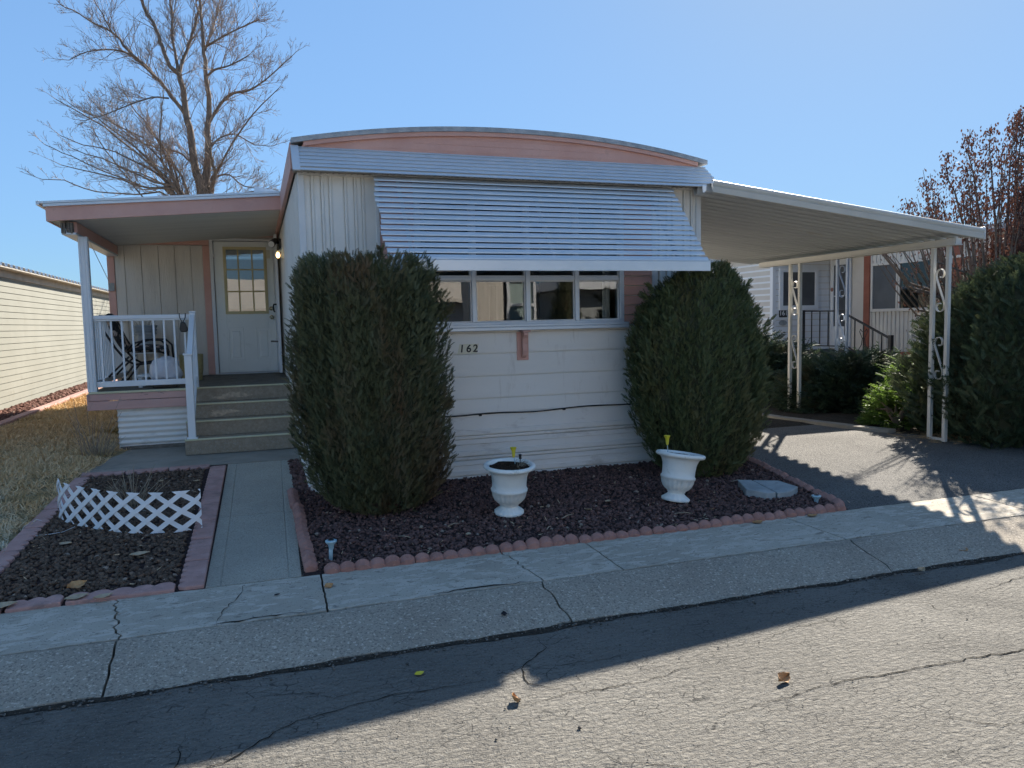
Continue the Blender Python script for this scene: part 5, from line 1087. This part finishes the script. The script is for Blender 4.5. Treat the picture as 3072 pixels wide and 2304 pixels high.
for i in range(4):
    y0, y1 = 4.76+i*.46, 4.76+(i+1)*.46-.006; xj = .262-.006*i
    tag(edger((xj, y0), (xj-.004, y1), 5, .055, .06, gz, seed=20+i), 'scalloped red edging block beside the concrete path, %s' % ['nearest the pavement', 'second from the pavement', 'third from the pavement', 'farthest, by the white globe'][i], 'edging block', 'red scalloped edging around the gravel bed')
for i in range(4):
    t0, t1 = i/4, (i+1)/4; A = lambda t: (4.335+.30*t-.05*max(0, t-.7), 4.78+1.65*t)
    tag(edger(A(t1-.004), A(t0+.004), 4, .05, .055, gz, seed=40+i), 'half sunken red edging block beside the blacktop drive, %s' % ['nearest the pavement', 'second from the pavement', 'third from the pavement', 'farthest, by the rounded shrub'][i], 'edging block', 'red scalloped edging around the gravel bed')
# flat pink scalloped stones round the flower bed
def flat_edger(a, b, w_, nsc, side, seed):
    rg = random.Random(seed); ax_, ay_ = a; bx_, by_ = b; L = math.hypot(bx_-ax_, by_-ay_); ux, uy = (bx_-ax_)/L, (by_-ay_)/L; nx_, ny_ = -uy*side, ux*side; poly = [(0, 0), (L, 0)]
    for i in range(nsc):
        for k in range(6): f = k/5; s = L*(nsc-1-i)/nsc+L/nsc*(1-f); poly.append((s, w_-.05+.05*math.sqrt(max(0, 1-(2*f-1)**2*.95))))
    tz = rg.uniform(-.008, .008); mb = MB(); mb.prism(poly, lambda s, o, t: (ax_+ux*s+nx_*o, ay_+uy*s+ny_*o, gz(ay_+uy*s+ny_*o)+t+(tz*(s/L-.5))), -.05, .022); return mb.build('edging_stone', 'pink_stone', None, .007)
G2 = 'flat pink edging around the flower bed'
for i, (x0, x1) in enumerate([(-2.30, -1.78), (-1.77, -1.37), (-1.36, -1.08), (-1.07, -.50)]):
    tag(flat_edger((x0, 4.695), (x1-.012, 4.70), .13 if i else .12, 5 if i == 3 else 3, 1, i), 'flat pink edging stone along the pavement, %s' % ['at the far left edge of the photo', 'second from the left', 'third from the left', 'longest one at the path end'][i], 'edging stone', G2)
for i in range(7):
    y0, y1 = 4.71+i*.435, 4.71+(i+1)*.435-.010; t = i/7
    tag(flat_edger((-.352+.03*t, y0), (-.352+.03*(t+.14), y1), .145, 5, 1, 30+i), 'flat pink edging stone along the concrete path, %s' % ['at the pavement corner', 'second from the pavement', 'third from the pavement', 'fourth from the pavement', 'third from the entry pad', 'second from the entry pad', 'at the entry pad corner'][i], 'edging stone', G2)
for i in range(3):
    x0 = -.47-.37*i; tag(flat_edger((x0, 7.84), (x0-.36, 7.845), .12, 4, 1, 50+i), 'dusty pink edging stone along the entry pad, %s' % ['nearest the path', 'middle one', 'farthest left'][i], 'edging stone', G2)
for i in range(6):
    y1 = 7.68-i*.49; y0 = y1-.478; t = i/6; tag(flat_edger((-1.60-.09*t, y1), (-1.615-.09*t, y0), .13, 5, 1, 60+i), 'dusty pink edging stone beside the dry lawn, %s' % ['farthest, at the entry pad', 'second from the entry pad', 'third from the entry pad', 'third from the pavement', 'second from the pavement', 'nearest the pavement'][i], 'edging stone', G2)
# white lattice fence
cv = [(-1.475, 6.50), (-1.44, 6.40), (-1.37, 6.29), (-1.27, 6.18), (-1.15, 6.07), (-1.04, 5.97), (-.89, 5.88), (-.75, 5.83), (-.6, 5.805), (-.425, 5.825)]
CP = [Vector((x, y, 0)) for x, y in cv]; cl_ = [0]
for i in range(len(CP)-1): cl_.append(cl_[-1]+(CP[i+1]-CP[i]).length)
def on_curve(s):
    s = min(max(s, 0), cl_[-1]-1e-6); i = max(j for j in range(len(cl_)-1) if cl_[j] <= s); t = (s-cl_[i])/(cl_[i+1]-cl_[i]); a = CP[max(i-1, 0)]; b, c = CP[i], CP[i+1]; d = CP[min(i+2, len(CP)-1)]
    return .5*((2*b)+(c-a)*t+(2*a-5*b+4*c-d)*t*t+(3*b-a-3*c+d)*t**3)
LT = cl_[-1]; Hh = .292; pch = .162; wsl = .041; AS = 2.34*.162/.292; lf = MB()
def lat_pt(s, h, o):
    p = on_curve(s); q = (on_curve(s+.01)-on_curve(s-.01)); q.normalize(); nrm = Vector((q.y, -q.x, 0)); return (p.x+nrm.x*o, p.y+nrm.y*o, gz(p.y)+.012+h)
for sgn in (1, -1):
    k0 = -.5*pch
    while k0 < LT+Hh+.5*pch:
        hw = wsl/2*1.3; N = 14
        for k in range(N):
            h0, h1 = Hh*k/N, Hh*(k+1)/N; c0 = k0+sgn*AS*(h0-Hh/2); c1 = k0+sgn*AS*(h1-Hh/2)
            q = [(c0-hw, h0), (c0+hw, h0), (c1+hw, h1), (c1-hw, h1)]
            if max(a for a, b in q) < 0 or min(a for a, b in q) > LT: continue
            q = [(min(max(a, 0), LT), b) for a, b in q]; o0 = .0045*sgn
            if abs(q[0][0]-q[1][0]) < 1e-4 and abs(q[2][0]-q[3][0]) < 1e-4: continue
            lf.hexa([lat_pt(*q[0], o0-.0028), lat_pt(*q[1], o0-.0028), lat_pt(*q[1], o0+.0028), lat_pt(*q[0], o0+.0028), lat_pt(*q[3], o0-.0028), lat_pt(*q[2], o0-.0028), lat_pt(*q[2], o0+.0028), lat_pt(*q[3], o0+.0028)])
        k0 += pch
tag(lf.build('lattice_fence', 'lattice'), 'low curved white lattice fence standing in the brown gravel flower bed', 'fence')
# dead stalks inside the flower bed
def stalks(name, label, cx, cy, n, h, spread, seed, mat='deadstalk', r=.0035, cat='plant'):
    rg = random.Random(seed); mb = MB()
    for _ in range(n):
        a = rg.random()*2*PI; d = rg.random()*spread*.35; bx_, by_ = cx+d*math.cos(a), cy+d*math.sin(a)*.7; L = h*rg.uniform(.4, 1); o = rg.uniform(.05, .5)*L+rg.random()*spread*.3; z0 = gz(by_)
        P = [(bx_, by_, z0-.02), (bx_+o*.35*math.cos(a), by_+o*.35*math.sin(a), z0+L*.5), (bx_+o*math.cos(a), by_+o*math.sin(a), z0+L)]; mb.tube(P, [r, r*.8, r*.5], 4)
        if rg.random() < .5: q = Vector(P[1]).lerp(Vector(P[2]), .5); mb.tube([q, q+Vector((rg.uniform(-.1, .1), rg.uniform(-.1, .1), .12))*h*1.6], [r*.6, r*.3], 4)
    return tag(mb.build(name, mat), label, cat)
stalks('dead_plant', 'clump of dead cut stalks behind the lattice fence', -.98, 6.62, 42, .30, .34, 3)
stalks('dead_shrub', 'dry leafless twiggy shrub at the left corner of the porch deck', -1.70, 9.05, 20, .62, .4, 8, 'twig', .003)
stalks('dead_plant', 'short tuft of dry stems at the foot of the porch skirting', -1.62, 8.95, 60, .20, .35, 12, r=.0025)
# urn planters
def urn(label, x, y, tilt, az, seed):
    root = thing('urn_planter', label, 'planter', (x, y, gz(y))); Rm = Matrix.Rotation(tilt, 3, Vector((math.cos(az), math.sin(az), 0))); c = (x, y, gz(y)+.012)
    pr = [(0, 0), (.108, 0), (.113, .006), (.112, .022), (.102, .030), (.082, .044), (.068, .058), (.066, .066), (.074, .072), (.072, .080), (.094, .094), (.116, .118), (.128, .148), (.133, .178), (.139, .182), (.141, .196), (.136, .204), (.131, .208), (.132, .25), (.137, .30), (.150, .335), (.163, .352), (.182, .355), (.196, .364), (.199, .376), (.191, .388), (.176, .391), (.165, .384), (.157, .362), (.146, .33)]
    def mod(i, a):
        if 10 <= i <= 13: return .06*abs(math.sin(a*10))-.045
        if 3 <= i <= 5: return .06*abs(math.sin(a*9))-.03
        if 22 <= i <= 26: return .008*math.sin(a*24)
        return 0
    MB().lathe(pr, c, 104, mod, Rm).build('bowl', 'urn', root, smooth=True)
    so = MB(); rg = random.Random(seed); rw = []
    for i in range(8):
        r_ = .153*(1-i/7.5)+.001; rw.append([(r_*math.cos(2*PI*j/24), r_*math.sin(2*PI*j/24), .362+.014*rg.random()+.010*(i/7)) for j in range(24)])
    vs = [Rm @ Vector(q)+Vector(c) for r_ in rw for q in r_]; so.add(vs, [(i*24+j, i*24+(j+1) % 24, (i+1)*24+(j+1) % 24, (i+1)*24+j) for i in range(7) for j in range(24)]); so.build('soil', 'soil', root)
    return root, Rm, Vector(c)
u1, R1, c1 = urn('upright white fluted urn planter in the middle of the gravel bed', 1.785, 5.45, R(5), 0, 1)
u2, R2, c2 = urn('white fluted urn planter leaning to the right, near the rounded shrub', 3.165, 5.33, R(9), R(100), 2)
def tulip(label, base, top, col, seed):
    root = thing('tulip_stake', label, 'garden ornament', base); b = Vector(base); t = Vector(top); MB().tube([b, b.lerp(t, .55)+Vector((.004, 0, 0)), t], .003, 6).build('stem', 'solar', root)
    pr = [(.004, -.01), (.011, 0), (.013, .02), (.016, .045), (.024, .066), (.026, .07), (.022, .068), (.012, .05), (0, .045)]
    MB().lathe(pr, t, 20, lambda i, a: .10*math.sin(a*5) if i in (4, 5, 6) else 0).build('flower_cup', col, root, smooth=True)
    MB().lathe([(0, .056), (.016, .056), (.016, .062), (0, .063)], t, 12).build('solar_cap', 'black', root); return root
p = R1 @ Vector((.06, .035, .34))+c1; tulip('yellow tulip shaped garden stake standing in the upright urn', p, p+Vector((-.012, 0, .095)), 'tulip_yellow', 1)
p = R2 @ Vector((-.105, .02, .34))+c2; tulip('yellow tulip shaped garden stake standing in the leaning urn', p, p+Vector((-.002, 0, .11)), 'tulip_yellow', 2)
p = R1 @ Vector((.105, .045, .34))+c1; root = thing('garden_stake', 'small black garden stake beside the yellow tulip in the upright urn', 'garden ornament', p); MB().tube([p, p+Vector((.004, 0, .07))], .0025, 6).build('stem', 'black', root)
MB().lathe([(.003, .065), (.012, .07), (.010, .085), (.013, .10), (.008, .105), (0, .106)], p, 10).build('cap', 'black', root)
rg = random.Random(9); tu = MB()
for i in range(34):
    a = rg.uniform(-1.2, 1.2); b = c1+Vector((.10*math.cos(a), .10*math.sin(a), .35)); e = b+Vector((rg.uniform(.0, .11), rg.uniform(-.08, .08), rg.uniform(-.02, .06))); tu.tube([b, b.lerp(e, .5)+Vector((0, 0, .025)), e], [.0016, .0013, .0008], 3)
tag(tu.build('dead_plant', 'deadstalk'), 'wispy dead stems hanging over the rim of the upright urn', 'plant')
# solar path lights and the white globe
def solar(label, x, y, h, lean):
    z = gz(y); root = thing('path_light', label, 'garden light', (x, y, z)); b = Vector((x, y, z-.02)); t = b+Vector((lean, 0, h)); MB().tube([b, t], [.012, .014], 10).build('stem', 'solar', root, smooth=True)
    MB().lathe([(.014, -.05), (.02, -.02), (.034, -.004), (.037, .0), (.037, .008), (.022, .012), (.018, .008), (0, .008)], t, 20).build('lamp_head', 'solar', root, smooth=True); MB().lathe([(0, .010), (.018, .010), (.0175, .0135), (0, .0135)], t, 14).build('solar_cell', 'black', root)
solar('pale blue tapered path light at the left front corner of the gravel bed', .392, 4.90, .15, .008)
solar('short pale blue path light at the right front corner of the gravel bed', 4.21, 4.93, .075, .01)
gl_ = MB(); gl_.lathe([(0, 0), (.03, 0), (.045, .02), (.05, .05), (.042, .085), (.022, .10), (0, .102)], (.47, 6.55, .19), 14, lambda i, a: .10*math.sin(3*a)); tag(gl_.build('garden_ornament', 'urn', smooth=True), 'small white ornament half hidden by the foot of the big dark shrub', 'garden ornament')
# broken stepping stone, two halves
def halfstone(pts, z0, z1, label):
    mb = MB(); mb.prism(pts, lambda a, b, t: (a, b, gz(b)+t+.012*(b-5.2)), z0, z1); tag(mb.build('stepping_stone', 'stone', None, .006), label, 'stone')
halfstone([(3.80, 5.27), (3.90, 5.13), (3.975, 5.115), (4.015, 5.50), (3.90, 5.53)], -.02, .062, 'left half of the broken grey stepping stone in the gravel')
halfstone([(3.99, 5.113), (4.13, 5.12), (4.27, 5.21), (4.235, 5.42), (4.03, 5.50)], -.02, .058, 'right half of the broken grey stepping stone in the gravel')
# fallen leaves
def leaf(x, y, z, s, rot, mat, label, curl=.4, tilt=0):
    n = 9; vs = []; M3 = Euler((tilt, 0, rot)).to_matrix()
    for i in range(n):
        t = i/(n-1); w_ = .36*math.sin(PI*min(t*1.05, 1))**.8*(1+.12*math.sin(i*2.3)); h = curl*.5*(t-.4)**2
        for k in (-1, 0, 1): vs.append(M3 @ Vector(((t-.5)*s, k*w_*s, (h+abs(k)*curl*.22)*s))+Vector((x, y, z+.004)))
    mb = MB(); mb.add(vs, [(3*i+k, 3*i+k+1, 3*i+k+4, 3*i+k+3) for i in range(n-1) for k in (0, 1)]); return tag(mb.build('fallen_leaf', mat, solid=.0012), label, 'leaf', 'fallen leaves')
for a in [(.648, 3.365, .005, .05, .3, 'tulip_yellow', 'yellow fallen leaf lying in the shaded street', .15), (.975, 2.965, .007, .06, 1.8, 'dryleaf', 'curled tan leaf on the sunlit street near the middle crack', 1.1, .7), (2.15, 2.715, .005, .075, .4, 'dryleaf', 'large curled tan leaf alone on the sunlit street at right', 1.0, .5),
          (3.88, 3.59, .012, .06, .3, 'dryleaf_pale', 'pale leaf at the foot of the kerb where the shadow ends', .8, .3), (4.45, 3.78, .022, .08, .2, 'dryleaf', 'brown leaf on the right end of the kerb', .3), (1.21, 3.82, .034, .045, 1.4, 'step_dark', 'small dark leaf on the shaded kerb apron', .8),
          (-1.05, 4.90, .14, .11, .6, 'dryleaf', 'orange leaf standing in the flower bed gravel near the pavement', .5, .3), (-1.02, 4.735, .125, .12, .3, 'dryleaf_pale', 'long pale leaf on the pink edging by the pavement', .2), (-.88, 4.70, .122, .10, .4, 'dryleaf_pale', 'pale tan leaf overhanging the pink edging by the pavement', .25), (-1.38, 4.74, .125, .14, .2, 'dryleaf_pale', 'broad grey tan leaf on the leftmost pink edging', .2),
          (-.78, 5.38, .16, .12, .1, 'dryleaf_pale', 'flat pale leaf in the middle of the flower bed gravel', .2), (-1.28, 5.75, .185, .09, -.4, 'dryleaf_pale', 'pale leaf in the flower bed gravel just below the fence', .25), (-.55, 7.2, .27, .06, .2, 'dryleaf_pale', 'small pale leaf behind the fence near the path', .4), (-.85, 7.3, .275, .06, 1.1, 'dryleaf_pale', 'small pale leaf behind the dead stalks', .4),
          (2.38, 5.30, .155, .06, 2.4, 'dryleaf_pale', 'pale leaf in the dark gravel between the two urns', .5, .4), (2.62, 5.45, .165, .06, .4, 'dryleaf_pale', 'pale leaf in the dark gravel left of the leaning urn', .4), (1.35, 5.05, .14, .05, 1.0, 'dryleaf_pale', 'pale leaf in the dark gravel left of the upright urn', .5), (3.46, 4.66, .10, .09, .1, 'dryleaf', 'brown leaf on the pavement edge below the broken stone', .25), (3.95, 4.655, .10, .08, -.2, 'dryleaf', 'brown leaf on the pavement edge at the right bed corner', .3), (.34, 4.47, .095, .06, .5, 'dryleaf', 'orange leaf caught in the pavement joint by the bed corner', .5, .4),
          (.05, 4.44, .092, .03, .2, 'step_dark', 'tiny dark leaf on the pavement at the path end', .6)]: leaf(*a)
# scraps of bark and twigs on the gravel
for i, (x, y, L, a) in enumerate([(2.1, 5.15, .16, .6), (2.95, 4.98, .14, -.3), (1.25, 5.25, .12, .5), (.95, 5.1, .10, 2.4), (3.9, 5.62, .13, .1), (1.9, 4.95, .10, .9)]):
    o = MB().tube([(x, y, gz(y)+.03), (x+L*.5*math.cos(a), y+L*.5*math.sin(a), gz(y)+.036), (x+L*math.cos(a), y+L*math.sin(a), gz(y)+.028)], [.003, .004, .002], 5).build('twig', 'deadstalk')
    tag(o, ['long bare twig on the gravel between the urns', 'bare twig on the gravel below the leaning urn', 'bare twig on the gravel left of the upright urn', 'short twig on the gravel in front of the big dark shrub', 'pale twig on the gravel behind the broken stone', 'twig on the gravel in front of the upright urn'][i], 'twig', 'twigs on the gravel')
wi = MB(); P = [(-1.52, 6.35, .215), (-1.60, 6.40, .23), (-1.66, 6.30, .21), (-1.64, 6.12, .20), (-1.50, 6.02, .195), (-1.36, 6.05, .20), (-1.30, 6.14, .21)]; wi.tube(P, .0016, 5); tag(wi.build('wire', 'rail_white'), 'thin white wire looping over the edging at the left end of the lattice fence', 'wire')

# ================================================================== things on the porch
fl_ = .95
ch = thing('patio_chair', 'black framed patio chair with floral cushion behind the porch railing', 'chair', (-1.4, 10.5, fl_))
def cushion(path, w0, w1, th):
    mb = MB(); n = len(path); vs = []
    for i, (x, z) in enumerate(path):
        a = path[max(i-1, 0)]; b = path[min(i+1, n-1)]; dx, dz_ = b[0]-a[0], b[1]-a[1]; L = math.hypot(dx, dz_); nx_, nz_ = -dz_/L*th/2, dx/L*th/2; k = .55 if i in (0, n-1) else 1
        for y, q in ((w0, .55), ((w0+w1)/2, 1.12), (w1, .55)): vs.append((x+nx_*k*q, y, z+nz_*k*q))
        for y, q in ((w1, .55), ((w0+w1)/2, 1.0), (w0, .55)): vs.append((x-nx_*k*q, y, z-nz_*k*q))
    fs = [(6*i+j, 6*i+(j+1) % 6, 6*i+6+(j+1) % 6, 6*i+6+j) for i in range(n-1) for j in range(6)]+[tuple(range(6)), tuple(6*(n-1)+j for j in (5, 4, 3, 2, 1, 0))]; mb.add(vs, fs); return mb
o = cushion([(-1.70, 1.84), (-1.665, 1.74), (-1.63, 1.63), (-1.585, 1.52), (-1.53, 1.41), (-1.48, 1.34)], 10.25, 10.75, .13).build('back_cushion', 'chair_cloth', ch, smooth=True)
q = o.modifiers.new('sub', 'SUBSURF'); q.levels = q.render_levels = 1
o = cushion([(-1.48, 1.36), (-1.36, 1.385), (-1.22, 1.39), (-1.10, 1.37), (-1.04, 1.31)], 10.25, 10.75, .12).build('seat_cushion', 'chair_cloth', ch, smooth=True); q = o.modifiers.new('sub', 'SUBSURF'); q.levels = q.render_levels = 1
for y in (10.22, 10.78):
    MB().tube([(-1.75, y, 1.80), (-1.71, y, 1.60), (-1.60, y, 1.40), (-1.50, y, 1.26), (-1.40, y, 1.20), (-1.20, y, 1.215), (-1.06, y, 1.24)], .014, 7).build('side_frame', 'black_iron', ch, smooth=True)
    MB().tube([(-1.48, y, 1.38), (-1.40, y, 1.46), (-1.25, y, 1.50), (-1.10, y, 1.49), (-1.03, y, 1.42), (-1.02, y, 1.24)], .013, 7).build('armrest', 'black_iron', ch, smooth=True)
    for a, b in (((-1.46, y, 1.30), (-1.80, y, .955)), ((-1.40, y, 1.21), (-1.60, y, .955)), ((-1.06, y, 1.24), (-.98, y, .955))): MB().tube([a, b], .012, 7).build('leg', 'black_iron', ch)
sb = MB(); sb.tube([(-1.2, 10.22, 1.215), (-1.2, 10.78, 1.215)], .01, 6); sb.tube([(-1.75, 10.22, 1.80), (-1.75, 10.78, 1.80)], .012, 6); sb.build('crossbar', 'black_iron', ch)
tb = thing('side_table', 'small low white wooden table in front of the patio chair', 'table', (-1.1, 9.9, fl_))
MB().box(-1.32, -.96, 9.72, 10.0, 1.07, 1.10).build('tabletop', 'trim_white', tb, .004)
for x in (-1.29, -1.00):
    for y in (9.75, 9.97): MB().box(x-.02, x+.02, y-.02, y+.02, .95, 1.069).build('leg', 'trim_white', tb)
bt_ = thing('plant_stand', 'pale wooden plant stand against the porch wall behind the chair', 'stand', (-1.42, 11.45, fl_)); MB().box(-1.60, -1.24, 11.25, 11.62, 1.30, 1.33).build('top', 'trim_white', bt_)
for x in (-1.57, -1.27):
    for y in (11.28, 11.59): MB().box(x-.016, x+.016, y-.016, y+.016, .95, 1.299).build('leg', 'trim_white', bt_)
bk = thing('bucket', 'grey ribbed bucket of dead stems on the plant stand', 'bucket', (-1.42, 11.43, 1.33)); MB().lathe([(0, .0), (.105, 0), (.128, .22), (.15, .225), (.15, .245), (.132, .25), (.15, .275), (.155, .295), (.138, .30), (.155, .325), (.16, .345), (.145, .35), (.12, .30), (0, .29)], (-1.42, 11.43, 1.332), 28).build('pail', 'bucket', bk, smooth=False)
rg = random.Random(5); ds = MB()
for i in range(22): a = rg.random()*6.28; d = .1*rg.random(); b = Vector((-1.45+d*math.cos(a), 11.43+d*math.sin(a), 1.62)); ds.tube([b, b+Vector((.08*math.cos(a), .08*math.sin(a), rg.uniform(.08, .2)))], [.003, .0015], 4)
ds.build('dead_stems', 'deadstalk', bk)
bb = MB(); rows = []
for i in range(9):
    t = i/8; z = 1.04+.26*t; k = (1-.35*t*t)*(1 if i < 8 else .25)*(.86 if i == 0 else 1)
    rows.append([((-1.0+(.175*k)*math.cos(2*PI*j/22)*(1+.08*math.sin(5*2*PI*j/22+i)), 9.62+.10*k*math.sin(2*PI*j/22)*(1+.1*math.sin(4*2*PI*j/22-i)), z+.015*math.sin(3*2*PI*j/22+i))) for j in range(22)])
bb.add([p_ for r_ in rows for p_ in r_], [(i*22+j, i*22+(j+1) % 22, (i+1)*22+(j+1) % 22, (i+1)*22+j) for i in range(8) for j in range(22)]+[tuple(8*22+j for j in range(22)), tuple(range(21, -1, -1))]); tag(bb.build('plastic_bag', 'bag', smooth=True), 'pale crumpled plastic bag on the black bin behind the railing', 'bag')
bn = MB(); bn.prism([(-1.14, 9.52), (-.88, 9.52), (-.88, 9.72), (-1.14, 9.72)], lambda a, b, t: (a, b, t), .951, 1.055); tag(bn.build('storage_bin', 'black', None, .01), 'low black bin on the porch deck under the plastic bag', 'bin')
bs = MB(); bs.lathe([(0, 0), (.12, 0), (.14, .16), (.145, .34), (.135, .34), (.125, .05), (0, .03)], (-.80, 10.7, .951), 20, lambda i, a: .03*math.sin(a*16)); tag(bs.build('basket', 'basket'), 'tan woven basket on the porch deck near the railing post', 'basket')
po = thing('pouch', 'small black drawstring pouch hanging from the porch railing', 'bag', (-.765, 9.29, 1.7)); MB().prism([(-.785, 1.70), (-.745, 1.70), (-.715, 1.635), (-.712, 1.60), (-.735, 1.585), (-.79, 1.587), (-.80, 1.62), (-.795, 1.66)], lambda a, b, t: (a, 9.295-t, b), -.018, .022).build('sack', 'black', po, .010)
for s_ in (-1, 1): MB().tube([(-.765+.006*s_, 9.298, 1.70), (-.765+.028*s_, 9.297, 1.745), (-.765+.032*s_, 9.298, 1.79), (-.765+.032*s_, 9.32, 1.795)], .005, 5).build('cord', 'black', po)
cw = MB().tube([(-1.845, 11.715, 2.24), (-1.75, 9.9, 2.64)], .004, 5); tag(cw.build('cable', 'nb_tan'), 'thin loose cable from the porch beam to the pink corner trim', 'cable')
jb = MB(); jb.box(-1.87, -1.80, 11.70, 11.724, 2.16, 2.27); o = jb.build('junction_box', 'stone', porch, .004)

# loose litter: chaff on the gravel and pavement edge, grit in the gutter
rng = np.random.default_rng(44); n = 420
x = rng.uniform(.3, 4.45, n); y = 4.73+(rng.random(n)**1.6)*1.8; x[300:] = rng.uniform(-1.5, -.5, n-300); y[300:] = rng.uniform(4.85, 7.6, n-300)
O = np.stack([x, y, np.array([gz(b) for b in y])+.014+rng.uniform(0, .012, n)], 1); D = np.stack([rng.normal(0, 1, n), rng.normal(0, 1, n), rng.normal(.05, .15, n)], 1)
V, F = scatter(np.array([(-.09, 0, 0), (.09, 0, 0), (.12, .6, .1), (0, 1, .12), (-.1, .6, .06)])[:4], [(0, 1, 2, 3)], O, D, rng.normal(0, .5, (n, 3))+np.array([0, 0, 1]), rng.uniform(.012, .045, n)); tag(npmesh('leaf_litter', V, F, 'dryleaf_pale'), kind='stuff')
n = 1500; x = rng.uniform(-3, 6.5, n); y = 3.655-np.abs(rng.normal(0, .045, n)); k = rng.integers(0, 12, n); x[:140] = rng.uniform(-3, 6.5, 140); y[:140] = rng.uniform(2.2, 3.6, 140)
s_ = rng.uniform(.003, .009, n)*rng.choice([1, 1, 1, 1.8], n); V = IV[None]*(1+rng.uniform(-.25, .25, (n, 12, 1)))*s_[:, None, None]/1.6*np.array([1, 1, .6])+np.stack([x, y, .004+s_*.15], 1)[:, None, :]
tag(npmesh('gutter_grit', V.reshape(-1, 3), (IF[None]+(np.arange(n)*12)[:, None, None]).reshape(-1, 3), 'grit'), kind='stuff')
